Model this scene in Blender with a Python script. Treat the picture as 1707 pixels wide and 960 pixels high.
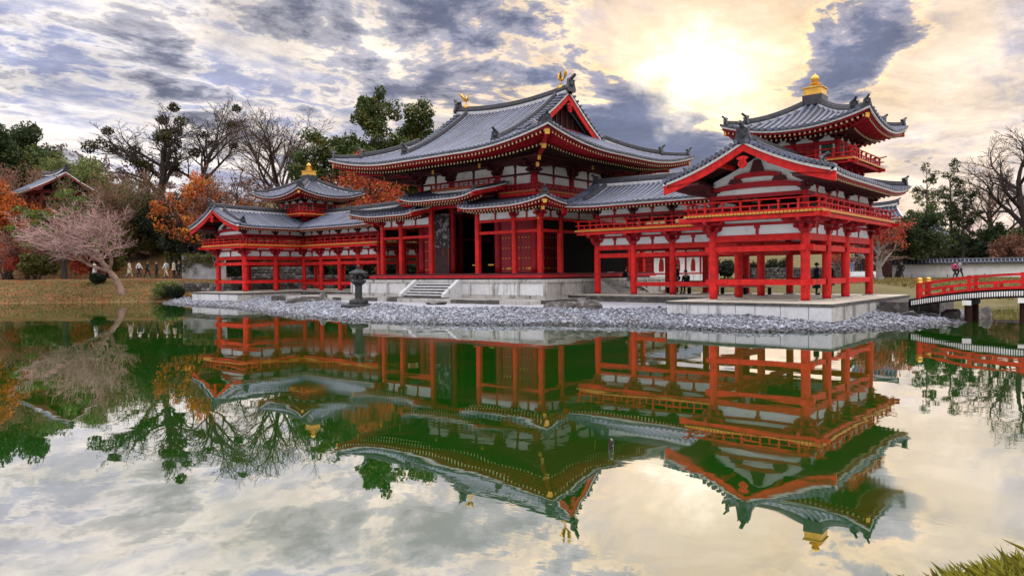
import bpy, bmesh, math, random
import numpy as np
from mathutils import Vector, Matrix

# ------------------------------------------------------------------ scene reset
for o in list(bpy.data.objects):
    bpy.data.objects.remove(o, do_unlink=True)
S = bpy.context.scene
COL = S.collection
R = math.radians
PI = math.pi

# ------------------------------------------------------------------ camera
# x runs along the hall front, y goes back behind it, z = 0 is the pond surface
CAM = np.array([34.129, -40.584, 2.249])
YAW, PIT, ROL, FPX = R(40.134), R(-1.169), R(-0.573), 1236.776
FW = np.array([-math.sin(YAW)*math.cos(PIT), math.cos(YAW)*math.cos(PIT), math.sin(PIT)])
RT = np.array([math.cos(YAW), math.sin(YAW), 0.0])
UPV = np.cross(RT, FW)
R2 = RT*math.cos(ROL) + UPV*math.sin(ROL)
U2 = -RT*math.sin(ROL) + UPV*math.cos(ROL)
cd = bpy.data.cameras.new('camera')
cam = bpy.data.objects.new('camera', cd)
COL.objects.link(cam)
cam.matrix_world = Matrix(((R2[0], U2[0], -FW[0], CAM[0]), (R2[1], U2[1], -FW[1], CAM[1]),
                           (R2[2], U2[2], -FW[2], CAM[2]), (0, 0, 0, 1)))
cd.sensor_width = 36.0
cd.lens = 36.0*FPX/1707.0
cd.clip_start = 0.1
cd.clip_end = 3000.0
S.camera = cam

def at(u, v, D):
    """a photo pixel at a known depth -> world point"""
    return CAM + (FW + R2*(u-853.5)/FPX - U2*(v-480.0)/FPX)*D

def onz(u, v, z):
    d = FW + R2*(u-853.5)/FPX - U2*(v-480.0)/FPX
    return CAM + d*(z-CAM[2])/d[2]

# ------------------------------------------------------------------ sky and sun
SUND = FW + R2*(1180-853.5)/FPX - U2*(100-480.0)/FPX
SUND = SUND/np.linalg.norm(SUND)
SUN_EL = math.asin(SUND[2])
SUN_AZ = math.atan2(SUND[0], SUND[1])           # clockwise from +y
W = bpy.data.worlds.new('World')
S.world = W
W.use_nodes = True
nt = W.node_tree
for n in list(nt.nodes):
    nt.nodes.remove(n)

class N:
    """tiny node-graph helper"""
    def __init__(self, tree):
        self.t = tree
    def new(self, typ, **kw):
        n = self.t.nodes.new(typ)
        for k, v in kw.items():
            setattr(n, k, v)
        return n
    def link(self, a, b):
        self.t.links.new(a, b)
    def val(self, sock, v):
        if hasattr(v, 'is_linked') or hasattr(v, 'links'):
            self.link(v, sock)
        else:
            sock.default_value = v
    def math(self, op, a, b=0.0, c=None, clamp=False):
        n = self.new('ShaderNodeMath', operation=op, use_clamp=clamp)
        self.val(n.inputs[0], a); self.val(n.inputs[1], b)
        if c is not None: self.val(n.inputs[2], c)
        return n.outputs[0]
    def vmath(self, op, a, b=None, scale=None):
        n = self.new('ShaderNodeVectorMath', operation=op)
        self.val(n.inputs[0], a)
        if b is not None: self.val(n.inputs[1], b)
        if scale is not None: self.val(n.inputs['Scale'], scale)
        return n.outputs['Value'] if op in ('DOT_PRODUCT', 'LENGTH') else n.outputs[0]
    def mix(self, f, a, b, blend='MIX'):
        n = self.new('ShaderNodeMix', data_type='RGBA', blend_type=blend)
        n.clamp_factor = True
        self.val(n.inputs[0], f); self.val(n.inputs[6], a); self.val(n.inputs[7], b)
        return n.outputs[2]
    def noise(self, vec, scale, detail=4.0, rough=0.55, dist=0.0):
        n = self.new('ShaderNodeTexNoise')
        if vec is not None: self.link(vec, n.inputs['Vector'])
        n.inputs['Scale'].default_value = scale
        n.inputs['Detail'].default_value = detail
        n.inputs['Roughness'].default_value = rough
        n.inputs['Distortion'].default_value = dist
        return n.outputs['Fac']
    def step(self, x, a, b):
        n = self.new('ShaderNodeMapRange', interpolation_type='SMOOTHSTEP')
        self.val(n.inputs[0], x)
        n.inputs[1].default_value = a; n.inputs[2].default_value = b
        n.inputs[3].default_value = 0.0; n.inputs[4].default_value = 1.0
        return n.outputs[0]
    def ramp(self, x, stops):
        n = self.new('ShaderNodeValToRGB')
        self.val(n.inputs[0], x)
        el = n.color_ramp.elements
        el[0].position, el[0].color = stops[0][0], (*stops[0][1], 1)
        el[1].position, el[1].color = stops[-1][0], (*stops[-1][1], 1)
        for p, c in stops[1:-1]:
            e = el.new(p); e.color = (*c, 1)
        return n.outputs[0]

def rgb(r, g, b):
    return (r, g, b, 1.0)

g = N(nt)
SKY_K = 0.10                                   # background strength
tc = g.new('ShaderNodeTexCoord')
dirv = g.vmath('NORMALIZE', tc.outputs['Generated'])
sep = g.new('ShaderNodeSeparateXYZ'); g.link(dirv, sep.inputs[0])
el = sep.outputs[2]
# turn the sky so that one axis points along the view azimuth of the drifting cloud bands
den = g.math('MAXIMUM', g.math('ADD', g.math('ABSOLUTE', el), 0.13), 0.05)
inv = g.math('DIVIDE', 1.0, den)
plane = g.vmath('SCALE', dirv, scale=inv)
mp = g.new('ShaderNodeMapping', vector_type='POINT')
g.link(plane, mp.inputs[0])
mp.inputs['Rotation'].default_value = (0, 0, R(-62))
mp.inputs['Scale'].default_value = (1.0, 0.85, 0.0)
P0 = mp.outputs[0]
mp2 = g.new('ShaderNodeMapping', vector_type='POINT')
g.link(plane, mp2.inputs[0])
mp2.inputs['Location'].default_value = (3.1, 7.7, 0.0)
mp2.inputs['Rotation'].default_value = (0, 0, R(-20))
mp2.inputs['Scale'].default_value = (1.0, 0.30, 0.0)
P1 = mp2.outputs[0]
sunv = g.new('ShaderNodeCombineXYZ')
for i in range(3): sunv.inputs[i].default_value = float(SUND[i])
wn = g.new('ShaderNodeTexNoise'); g.link(dirv, wn.inputs['Vector'])
wn.inputs['Scale'].default_value = 7.0; wn.inputs['Detail'].default_value = 5.0; wn.inputs['Roughness'].default_value = 0.6
wob = g.vmath('SCALE', g.vmath('SUBTRACT', wn.outputs['Color'], (0.5, 0.5, 0.5)), scale=0.26)
dsun = g.math('MAXIMUM', g.vmath('DOT_PRODUCT', g.vmath('NORMALIZE', g.vmath('ADD', dirv, wob)), sunv.outputs[0]), 0.0)
glow_w = g.math('POWER', dsun, 14.0)
glow_m = g.math('POWER', dsun, 150.0)
glow_s = g.math('POWER', dsun, 1000.0)
sky = g.new('ShaderNodeTexSky', sky_type='NISHITA')
sky.sun_disc = False
sky.sun_elevation = SUN_EL
sky.sun_rotation = SUN_AZ
sky.air_density = 1.0; sky.dust_density = 2.0; sky.ozone_density = 1.5
K = 1.0/SKY_K
def c10(r, gg, b): return (r*K, gg*K, b*K, 1.0)
# the larger cloud masses that hang over the garden, as directions in the sky
def blob(u, v, k, amp):
    d = FW + R2*(u-853.5)/FPX - U2*(v-480.0)/FPX
    d = d/np.linalg.norm(d)
    cx = g.new('ShaderNodeCombineXYZ')
    for i in range(3): cx.inputs[i].default_value = float(d[i])
    q = g.math('POWER', g.math('MAXIMUM', g.vmath('DOT_PRODUCT', dirv, cx.outputs[0]), 0.0), k)
    return g.math('MULTIPLY', q, amp)
bias = None
for bl in [(1090,215,420,.26), (1165,272,500,.24), (1010,245,420,.20), (1445,45,520,.22), (1385,120,900,.12), (430,112,420,.09), (620,25,160,.13), (750,75,260,.10),
           (300,112,700,.09), (200,70,600,.05), (870,100,320,.08), (60,200,900,.05), (1190,100,420,-.30), (1085,50,420,-.16), (1250,185,900,-.20), (1600,90,160,-.06), (90,150,260,-.08), (1640,230,200,-.12), (560,200,300,-.05), (960,130,900,-.06)]:
    q_ = blob(*bl)
    bias = q_ if bias is None else g.math('ADD', bias, q_)
# thin high veil: lavender away from the sun, cream and peach towards it
veil = g.mix(glow_w, c10(0.37, 0.385, 0.48), c10(0.32, 0.31, 0.345))
veil = g.mix(glow_m, veil, c10(0.50, 0.43, 0.36))
low = g.math('SUBTRACT', 1.0, g.step(el, 0.0, 0.15))
veil = g.mix(g.math('MULTIPLY', low, 0.7), veil, g.mix(glow_w, c10(0.44, 0.41, 0.44), c10(0.42, 0.33, 0.30)))
base = g.mix(0.93, sky.outputs[0], veil)
# streaky white and peach cloud
st = g.noise(P1, 1.7, 10.0, 0.64, 0.6)
st2 = g.noise(P1, 6.0, 6.0, 0.6, 0.3)
st3 = g.noise(P0, 9.0, 8.0, 0.62, 0.4)
stm = g.step(g.math('ADD', g.math('MULTIPLY', g.math('SUBTRACT', st3, 0.5), 0.45), g.math('MULTIPLY_ADD', st2, 0.36, st)), 0.54, 0.82)
light = g.mix(glow_w, c10(0.72, 0.68, 0.645), c10(0.66, 0.545, 0.41))
c1 = g.mix(g.math('MULTIPLY', stm, 0.85), base, light)
# heaped grey cloud with bright rims
cm = g.math('ADD', g.noise(P0, 2.3, 12.0, 0.62, 0.5), bias)
fine = g.noise(P0, 5.0, 9.0, 0.66, 0.3)
cmf = g.math('MULTIPLY_ADD', g.math('SUBTRACT', fine, 0.5), 0.62, cm)
cmk = g.step(cmf, 0.465, 0.58)
core = g.step(cmf, 0.49, 0.78)
rimc = g.mix(glow_w, c10(0.70, 0.66, 0.62), c10(0.82, 0.66, 0.44))
darkc = g.mix(glow_w, c10(0.215, 0.225, 0.275), c10(0.21, 0.24, 0.33))
midc = g.mix(glow_w, c10(0.44, 0.435, 0.465), c10(0.36, 0.36, 0.42))
bodyc = g.mix(g.step(core, 0.30, 0.95), g.mix(g.step(core, 0.0, 0.34), rimc, midc), darkc)
high = g.step(el, 0.06, 0.15)
cover = g.math('MULTIPLY', g.math('MULTIPLY', cmk, high), 0.92)
c2 = g.mix(cover, c1, bodyc)
# the sun burning through the gap
hole = g.math('MULTIPLY', g.step(g.math('ADD', g.math('MULTIPLY', cmf, -0.9), g.math('MULTIPLY', glow_m, 0.75)), -0.30, 0.25), g.math('POWER', glow_m, 1.0))
c3 = g.mix(g.math('MULTIPLY', hole, 0.75), c2, c10(0.70, 0.64, 0.54))
c3 = g.mix(g.math('MULTIPLY', g.step(g.math('MULTIPLY', g.math('POWER', glow_s, 0.5), g.math('MULTIPLY_ADD', fine, 2.6, -0.45)), 0.15, 1.0), 0.75), c3, c10(0.95, 0.90, 0.80))
# overcast skies brighten towards the zenith
zen = g.math('MULTIPLY_ADD', g.step(el, 0.32, 0.75), 2.3, 1.0)
mott = g.math('MULTIPLY_ADD', g.noise(P0, 2.6, 10.0, 0.68, 0.5), 1.2, 0.38)
c4 = g.vmath('SCALE', c3, scale=g.math('ADD', g.math('MULTIPLY', mott, 0.75), 0.25))
gm = g.new('ShaderNodeGamma'); gm.inputs[1].default_value = 1.75
g.link(g.vmath('SCALE', c4, scale=SKY_K/0.56), gm.inputs[0])
c4 = g.vmath('SCALE', gm.outputs[0], scale=g.math('MULTIPLY', zen, 0.56/SKY_K))
below = g.step(el, -0.05, 0.0)
c5 = g.mix(below, c10(0.16, 0.16, 0.15), c4)
bg = g.new('ShaderNodeBackground')
g.link(c5, bg.inputs[0]); bg.inputs[1].default_value = SKY_K
wo = g.new('ShaderNodeOutputWorld')
g.link(bg.outputs[0], wo.inputs[0])
W.cycles.sampling_method = 'MANUAL'
W.cycles.sample_map_resolution = 1024

sl = bpy.data.lights.new('sun', 'SUN')
sl.energy = 0.7
sl.angle = R(130)                              # the disc is wholly diffused by the cloud sheet
sl.color = (1.0, 0.88, 0.72)
sun = bpy.data.objects.new('sun', sl)
COL.objects.link(sun)
sun.rotation_euler = Vector((-SUND[0], -SUND[1], -SUND[2])).to_track_quat('-Z', 'Y').to_euler()
sun.location = (0, 0, 60)

S.view_settings.view_transform = 'Standard'
S.view_settings.look = 'None'
S.view_settings.exposure = 0.58
S.view_settings.gamma = 1.0
S.view_settings.use_curve_mapping = False
S.render.engine = 'CYCLES'
S.cycles.max_bounces = 6
S.cycles.diffuse_bounces = 1
S.cycles.glossy_bounces = 4
S.render.resolution_x, S.render.resolution_y = 1024, 575

# ------------------------------------------------------------------ mesh collector
class MB:
    def __init__(self):
        self.v = []; self.f = []
    def add(self, vs, fs):
        o = len(self.v)
        self.v += [tuple(map(float, p)) for p in vs]
        self.f += [tuple(i+o for i in q) for q in fs]
        return self
    def box(self, x0, x1, y0, y1, z0, z1):
        return self.add([(x0,y0,z0),(x1,y0,z0),(x1,y1,z0),(x0,y1,z0),(x0,y0,z1),(x1,y0,z1),(x1,y1,z1),(x0,y1,z1)],
                        [(3,2,1,0),(4,5,6,7),(0,1,5,4),(1,2,6,5),(2,3,7,6),(3,0,4,7)])
    def beam(self, p, q, w, h, up=(0,0,1)):
        """square bar from p to q, w wide, h high, centred on the line"""
        p = Vector(p); q = Vector(q); d = (q-p)
        if d.length < 1e-6: return self
        d.normalize(); u = Vector(up)
        s = d.cross(u)
        if s.length < 1e-4: s = d.cross(Vector((1,0,0)))
        s.normalize(); u = s.cross(d); u.normalize()
        s *= w/2; u *= h/2
        vs = [p-s-u, p+s-u, p+s+u, p-s+u, q-s-u, q+s-u, q+s+u, q-s+u]
        return self.add(vs, [(0,1,2,3),(7,6,5,4),(0,4,5,1),(1,5,6,2),(2,6,7,3),(3,7,4,0)])
    def tube(self, pts, rad, n=8, cap=True):
        pts = [Vector(p) for p in pts]
        if not hasattr(rad, '__len__'): rad = [rad]*len(pts)
        o = len(self.v); ref = None
        for i, p in enumerate(pts):
            a = pts[max(0, i-1)]; b = pts[min(len(pts)-1, i+1)]
            d = (b-a)
            d = d.normalized() if d.length > 1e-9 else Vector((0,0,1))
            if ref is None:
                ref = d.orthogonal().normalized()
            s = ref - d*ref.dot(d)
            s = s.normalized() if s.length > 1e-6 else d.orthogonal().normalized()
            ref = s; t = d.cross(s)
            for k in range(n):
                c = 2*PI*k/n
                q = p + (s*math.cos(c) + t*math.sin(c))*rad[i]
                self.v.append((q.x, q.y, q.z))
        m = len(pts)
        for i in range(m-1):
            for k in range(n):
                a = o+i*n+k; b = o+i*n+(k+1) % n
                self.f.append((a, b, b+n, a+n))
        if cap:
            self.f.append(tuple(o+n-1-k for k in range(n)))
            self.f.append(tuple(o+(m-1)*n+k for k in range(n)))
        return self
    def lathe(self, prof, c=(0,0,0), n=16):
        o = len(self.v)
        for r, z in prof:
            for k in range(n):
                a = 2*PI*k/n
                self.v.append((c[0]+r*math.cos(a), c[1]+r*math.sin(a), c[2]+z))
        for i in range(len(prof)-1):
            for k in range(n):
                a = o+i*n+k; b = o+i*n+(k+1) % n
                self.f.append((a, b, b+n, a+n))
        self.f.append(tuple(o+n-1-k for k in range(n)))
        self.f.append(tuple(o+(len(prof)-1)*n+k for k in range(n)))
        return self
    def grid(self, rows):
        """rows: list of equal-length point lists"""
        o = len(self.v); m = len(rows[0])
        for r_ in rows:
            self.v += [tuple(map(float, p)) for p in r_]
        for i in range(len(rows)-1):
            for k in range(m-1):
                a = o+i*m+k
                self.f.append((a, a+1, a+1+m, a+m))
        return self
    def strip(self, sections, close=True, cap=True):
        """loft closed sections (equal point counts)"""
        o = len(self.v); m = len(sections[0])
        for s_ in sections:
            self.v += [tuple(map(float, p)) for p in s_]
        for i in range(len(sections)-1):
            for k in range(m if close else m-1):
                a = o+i*m+k; b = o+i*m+(k+1) % m
                self.f.append((a, b, b+m, a+m))
        if cap and close:
            self.f.append(tuple(o+m-1-k for k in range(m)))
            self.f.append(tuple(o+(len(sections)-1)*m+k for k in range(m)))
        return self
    def extrude(self, poly, vec):
        """flat polygon (3-D points) pushed along vec"""
        o = len(self.v); m = len(poly); vec = Vector(vec)
        for p in poly: self.v.append(tuple(map(float, p)))
        for p in poly: q = Vector(p)+vec; self.v.append((q.x, q.y, q.z))
        self.f.append(tuple(o+m-1-k for k in range(m)))
        self.f.append(tuple(o+m+k for k in range(m)))
        for k in range(m):
            b = (k+1) % m
            self.f.append((o+k, o+b, o+m+b, o+m+k))
        return self
    def mesh(self, name, mx=1, off=(0,0,0)):
        me = bpy.data.meshes.new(name)
        vs = [(x*mx-off[0], y-off[1], z-off[2]) for x, y, z in self.v]
        fs = self.f if mx == 1 else [tuple(reversed(q)) for q in self.f]
        me.from_pydata(vs, [], fs)
        me.update()
        return me

def fixn(me):
    b = bmesh.new(); b.from_mesh(me)
    bmesh.ops.recalc_face_normals(b, faces=b.faces)
    b.to_mesh(me); b.free()
    return me

def setmat(me, mat):
    me.materials.clear(); me.materials.append(mat)

def smooth(me, on=True):
    me.polygons.foreach_set('use_smooth', [on]*len(me.polygons))

class Thing:
    """an Empty at the base of a thing; part() hangs meshes under it"""
    def __init__(self, name, label, cat, base=(0,0,0), mx=1, group=None):
        e = bpy.data.objects.new(name, None)
        COL.objects.link(e)
        e.empty_display_size = 0.3
        self.mx = mx
        self.base = (base[0]*mx, base[1], base[2])
        e.location = self.base
        e['label'] = label; e['category'] = cat
        if group: e['group'] = group
        self.e = e
    def part(self, name, mb, mat=None, parent=None, loc=None, rotz=0.0, sm=False, kind=None, label=None, fix=False):
        if isinstance(mb, MB):
            if loc is None:
                me = mb.mesh(name, self.mx, self.base)
            else:
                me = mb.mesh(name)
            if fix: fixn(me)
            if mat: setmat(me, mat)
            if sm: smooth(me)
        else:
            me = mb
        o = bpy.data.objects.new(name, me)
        COL.objects.link(o)
        o.parent = parent or self.e
        if loc is not None:
            o.location = (loc[0]*self.mx-self.base[0], loc[1]-self.base[1], loc[2]-self.base[2])
            o.rotation_euler = (0, 0, rotz*self.mx)
        if kind: o['kind'] = kind
        if label: o['label'] = label
        return o

def solo(name, mb, mat, label=None, cat=None, group=None, kind=None, sm=False, base=(0,0,0), fix=False):
    """a top-level thing (or piece of the setting) that is one mesh"""
    me = mb.mesh(name, 1, base) if isinstance(mb, MB) else mb
    if fix: fixn(me)
    if mat: setmat(me, mat)
    if sm: smooth(me)
    o = bpy.data.objects.new(name, me)
    COL.objects.link(o)
    o.location = base
    if label: o['label'] = label
    if cat: o['category'] = cat
    if group: o['group'] = group
    if kind: o['kind'] = kind
    return o

def npmesh(name, verts, faces_n, nper):
    """fast mesh from numpy: faces with nper corners each"""
    me = bpy.data.meshes.new(name)
    nv = len(verts); nf = len(faces_n)
    me.vertices.add(nv)
    me.vertices.foreach_set('co', np.asarray(verts, np.float32).ravel())
    me.loops.add(nf*nper)
    me.loops.foreach_set('vertex_index', np.asarray(faces_n, np.int32).ravel())
    me.polygons.add(nf)
    me.polygons.foreach_set('loop_start', np.arange(0, nf*nper, nper, dtype=np.int32))
    me.update(calc_edges=True)
    return me

# ------------------------------------------------------------------ materials
def M(name, c, rough=0.6, metal=0.0, var=0.18, scale=3.0, bump=0.0, bscale=40.0, c2=None, c2s=1.2, c2t=(0.52, 0.68),
      c2a=0.8, spec=0.5, objrand=0.0, island=0.0, trans=0.0, vstreak=False, detail=5.0):
    m = bpy.data.materials.new(name)
    m.use_nodes = True
    t = m.node_tree
    b = t.nodes['Principled BSDF']
    q = N(t)
    geo = q.new('ShaderNodeNewGeometry')
    pos = geo.outputs['Position']
    if vstreak:
        mpp = q.new('ShaderNodeMapping'); q.link(pos, mpp.inputs[0])
        mpp.inputs['Scale'].default_value = (1, 1, 0.18)
        spos = mpp.outputs[0]
    else:
        spos = pos
    n1 = q.noise(pos, scale, detail, 0.6)
    lo = tuple(max(0.0, x*(1-var)) for x in c); hi = tuple(x*(1+var) for x in c)
    colr = q.mix(q.step(n1, 0.3, 0.7), rgb(*lo), rgb(*hi))
    if c2 is not None:
        n2 = q.noise(spos, c2s, 6.0, 0.65)
        colr = q.mix(q.math('MULTIPLY', q.step(n2, *c2t), c2a), colr, rgb(*c2))
    if objrand:
        oi = q.new('ShaderNodeObjectInfo')
        k = q.math('MULTIPLY_ADD', oi.outputs['Random'], 2*objrand, 1-objrand)
        colr = q.vmath('SCALE', colr, scale=k)
    if island:
        k = q.math('MULTIPLY_ADD', geo.outputs['Random Per Island'], 2*island, 1-island)
        colr = q.vmath('SCALE', colr, scale=k)
    q.link(colr, b.inputs['Base Color'])
    q.val(b.inputs['Roughness'], q.math('MULTIPLY_ADD', n1, 0.25, rough-0.12, clamp=True))
    b.inputs['Metallic'].default_value = metal
    b.inputs['Specular IOR Level'].default_value = spec
    if bump:
        bn = q.new('ShaderNodeBump'); bn.inputs['Strength'].default_value = bump
        bn.inputs['Distance'].default_value = 0.02
        q.link(q.noise(pos, bscale, 5.0, 0.6), bn.inputs['Height'])
        q.link(bn.outputs[0], b.inputs['Normal'])
    if trans:
        tr = q.new('ShaderNodeBsdfTranslucent'); q.link(colr, tr.inputs[0])
        mx = q.new('ShaderNodeMixShader'); mx.inputs[0].default_value = trans
        q.link(b.outputs[0], mx.inputs[1]); q.link(tr.outputs[0], mx.inputs[2])
        q.link(mx.outputs[0], t.nodes['Material Output'].inputs[0])
    return m

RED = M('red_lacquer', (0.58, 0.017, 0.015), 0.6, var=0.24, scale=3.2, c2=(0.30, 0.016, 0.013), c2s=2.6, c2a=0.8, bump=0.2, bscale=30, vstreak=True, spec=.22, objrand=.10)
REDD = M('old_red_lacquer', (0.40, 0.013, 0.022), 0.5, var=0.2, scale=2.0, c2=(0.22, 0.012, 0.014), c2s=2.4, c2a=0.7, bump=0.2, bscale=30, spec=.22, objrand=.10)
REDX = M('shaded_red_wood', (0.080, 0.007, 0.009), 0.7, var=0.25, scale=2.0, bump=0.15, bscale=25)  # the same red timber with the shade under the eaves put into its colour
WOOD = M('aged_wood_and_eave_shade', (0.035, 0.014, 0.011), 0.75, var=0.3, scale=3.0, bump=0.2, bscale=25, spec=.15)  # aged wood; on soffits and base rafters the dark colour carries eave shade
PLAS = M('white_plaster', (0.82, 0.83, 0.83), 0.85, var=0.06, scale=1.2, c2=(0.60, 0.57, 0.52), c2s=1.4, c2a=0.6, objrand=.05, bump=0.05, bscale=60)
WEDGE = M('white_edge_paint', (0.78, 0.78, 0.74), 0.6, var=0.06, scale=2.0, c2=(0.5, 0.5, 0.47), c2s=3.0, c2a=0.5)
OCHRE = M('ochre_paint', (0.62, 0.26, 0.035), 0.5, var=0.15, scale=3.0)
CREAM = M('cream_rafter_paint', (0.74, 0.55, 0.30), 0.55, var=0.1, scale=3.0)
GOLD = M('gilt_metal', (0.78, 0.45, 0.08), 0.38, metal=0.7, var=0.12, scale=4.0)
TILE = M('grey_roof_tile', (0.092, 0.108, 0.160), 0.36, var=0.24, scale=2.4, c2=(0.06, 0.066, 0.072), c2s=1.1, c2t=(.50,.64), c2a=0.6, bump=0.25, bscale=9, objrand=0.28)
TILEB = M('shaded_tile_bed', (0.022, 0.025, 0.033), 0.6, var=0.3, scale=2.5, c2=(0.05, 0.055, 0.06), c2s=4.0, bump=0.3, bscale=9)  # shade between the tile rolls is put into this dark colour
TILER = M('ridge_tile', (0.032, 0.035, 0.043), 0.45, var=0.3, scale=3.0, c2=(0.075, 0.082, 0.10), c2s=4.0, c2a=0.5, bump=0.2, bscale=14)
MORTAR = M('ridge_mortar', (0.52, 0.53, 0.55), 0.8, var=0.12, scale=3.0)
STONE = M('pale_granite', (0.46, 0.45, 0.42), 0.8, var=0.15, scale=5.0, c2=(0.10, 0.095, 0.08), c2s=1.3, c2t=(0.50, 0.66), c2a=0.8, bump=0.3, bscale=35, objrand=0.08, vstreak=True)
STONEW = M('white_granite', (0.66, 0.68, 0.68), 0.75, var=0.08, scale=5.0, c2=(0.17, 0.165, 0.14), c2s=1.5, c2t=(0.53, 0.68), c2a=0.75, bump=0.2, bscale=35, objrand=0.06, vstreak=True)
CAP = M('dark_cap_stone', (0.075, 0.07, 0.062), 0.85, var=0.35, scale=3.0, c2=(0.25, 0.24, 0.21), c2s=2.2, c2a=0.6, bump=0.4, bscale=20)
PAVE = M('platform_paving', (0.60, 0.56, 0.46), 0.85, var=0.1, scale=2.0, c2=(0.42, 0.39, 0.32), c2s=0.9, c2a=0.5, bump=0.12, bscale=40)
ROCK = M('dark_garden_rock', (0.11, 0.10, 0.09), 0.85, var=0.4, scale=3.0, c2=(0.30, 0.29, 0.27), c2s=3.0, c2a=0.8, bump=0.6, bscale=12)
LANT = M('aged_bronze_stone', (0.026, 0.028, 0.028), 0.7, var=0.35, scale=5.0, c2=(0.085, 0.09, 0.09), c2s=5.0, c2a=0.7, bump=0.4, bscale=25)
BLACK = M('black_lacquer_and_shade', (0.009, 0.007, 0.007), 0.8, var=0.3, scale=3.0, spec=.06)  # black parts; in the hall side bays the colour stands for shade
MAROON = M('maroon_door', (0.33, 0.010, 0.022), 0.6, var=0.15, scale=2.0, bump=0.08, bscale=30)
GREENW = M('green_lattice', (0.05, 0.13, 0.09), 0.6, var=0.2)
BAMB = M('bamboo', (0.42, 0.33, 0.15), 0.6, var=0.25, scale=5.0)
FENCE = M('grey_wood', (0.16, 0.135, 0.11), 0.8, var=0.3, scale=5.0, bump=0.3)
# ------------------------------------------------------------------ roof kit
def V3(a): return Vector((a[0], a[1], a[2] if len(a) > 2 else 0.0))

class Slope:
    """one roof slope: s runs along the eave, d runs in from the eave"""
    def __init__(self, o, along, inward, s0, s1, dm, zb, prof, h0=0, h1=0, extra=None):
        self.o = V3(o); self.a = V3(along); self.i = V3(inward)
        self.s0, self.s1, self.dm, self.zb, self.prof = s0, s1, dm, zb, prof
        self.h0, self.h1 = h0, h1
        self.extra = extra or (lambda s, d: 0.0)
    def dmf(self, s): return self.dm(s) if callable(self.dm) else self.dm
    def rng(self, s):
        lo = 0.0; hi = self.dmf(s)
        if self.h0 == -1: lo = max(lo, self.s0-s)
        if self.h1 == -1: lo = max(lo, s-self.s1)
        if self.h0 == 1: hi = min(hi, s-self.s0)
        if self.h1 == 1: hi = min(hi, self.s1-s)
        return lo, hi
    def xy(self, s, d): return self.o + self.a*s + self.i*d
    def top(self, s, d, dz=0.0):
        p = self.xy(s, d); p.z = self.zb(s, d)+self.prof(d)+self.extra(s, d)+dz
        return p
    def flat(self, s, d, dz=0.0):
        p = self.xy(s, d); p.z = self.zb(s, d)+dz
        return p
    def sspan(self):
        m = self.dmf((self.s0+self.s1)/2)
        return self.s0-(m if self.h0 == -1 else 0), self.s1+(m if self.h1 == -1 else 0)
    def clip(self, s, d):
        return min(max(s, self.s0+self.h0*d), self.s1-self.h1*d)

def rect_slopes(c, A, B, z0, prof, L, Rr, D, dms, extra=None):
    out = []
    for k, (o, a, i, half) in enumerate([((c[0], c[1]-B), (1,0), (0,1), A), ((c[0]+A, c[1]), (0,1), (-1,0), B),
                                         ((c[0], c[1]+B), (-1,0), (0,-1), A), ((c[0]-A, c[1]), (0,-1), (1,0), B)]):
        zb = (lambda s, d, half=half: z0 + L*max(0.0, 1-(half-abs(s))/Rr)**2*max(0.0, 1-d/D))
        out.append(Slope(o, a, i, -half, half, dms[k], zb, prof, 1, 1, extra if k in (0, 2) else None))
    return out

def sheet(T, par, sl, mat, name='tile_bed', ns=48, nd=9, z=None, dlim=None, d0=0.0, sm=True):
    a, b = sl.sspan(); rows = []
    for k in range(ns+1):
        s = a+(b-a)*k/ns
        lo, hi = sl.rng(s)
        lo = max(lo, d0) if hi > d0 else hi
        if dlim is not None: hi = min(hi, dlim)
        if hi < lo: hi = lo
        rows.append([(sl.top(s, lo+(hi-lo)*j/nd) if z is None else sl.flat(s, lo+(hi-lo)*j/nd, z(lo+(hi-lo)*j/nd))) for j in range(nd+1)])
    return T.part(name, MB().grid(rows), mat, par, sm=sm)

RJ = random.Random(77)
def tile_rows(T, par, sl, sp=0.33, r=0.085, nd=7, mat=None, skip=None, name='tile_row'):
    a, b = sl.sspan(); n = max(1, int(round((b-a)/sp)))
    up = Vector((0,0,1))
    for k in range(n):
        s = a+(b-a)*(k+0.5)/n+RJ.uniform(-.014, .014)
        lo, hi = sl.rng(s)
        if hi-lo < 0.25 or (skip and skip(s)): continue
        mb = MB(); secs = []
        ds = [lo-0.05, lo+0.03, lo+0.031]+[lo+(hi-lo)*j/nd for j in range(1, nd+1)]
        for j, d in enumerate(ds):
            c = sl.top(s+(RJ.uniform(-.008, .008) if j > 2 else 0), max(d, 0)); 
            if d < 0: c -= sl.i*0.05
            rr = r*1.22 if j < 2 and lo == 0 else r
            secs.append([c + sl.a*(math.cos(PI*q/5)*rr) + up*(math.sin(PI*q/5)*rr*1.05) for q in range(6)])
            if j < 2 and lo == 0:
                secs[-1][0] -= up*0.05; secs[-1][5] -= up*0.05
        mb.strip(secs, close=True)
        T.part(name, mb, mat or TILE, par, sm=False)

def trim(T, par, sl, name, mat, d0, dth, zt, zb, ns=30):
    secs = []
    for k in range(ns+1):
        s = sl.s0+(sl.s1-sl.s0)*k/ns
        if k == 0: s = -1e9
        if k == ns: s = 1e9
        sec = []
        for d, z in ((d0, zt), (d0, zb), (d0+dth, zb), (d0+dth, zt)):
            ss = sl.clip(s, d)
            sec.append(sl.flat(ss, d, z) if d >= 0 else sl.flat(ss, 0, z)+sl.i*d)
        secs.append(sec)
    return T.part(name, MB().strip(secs), mat, par)

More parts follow.
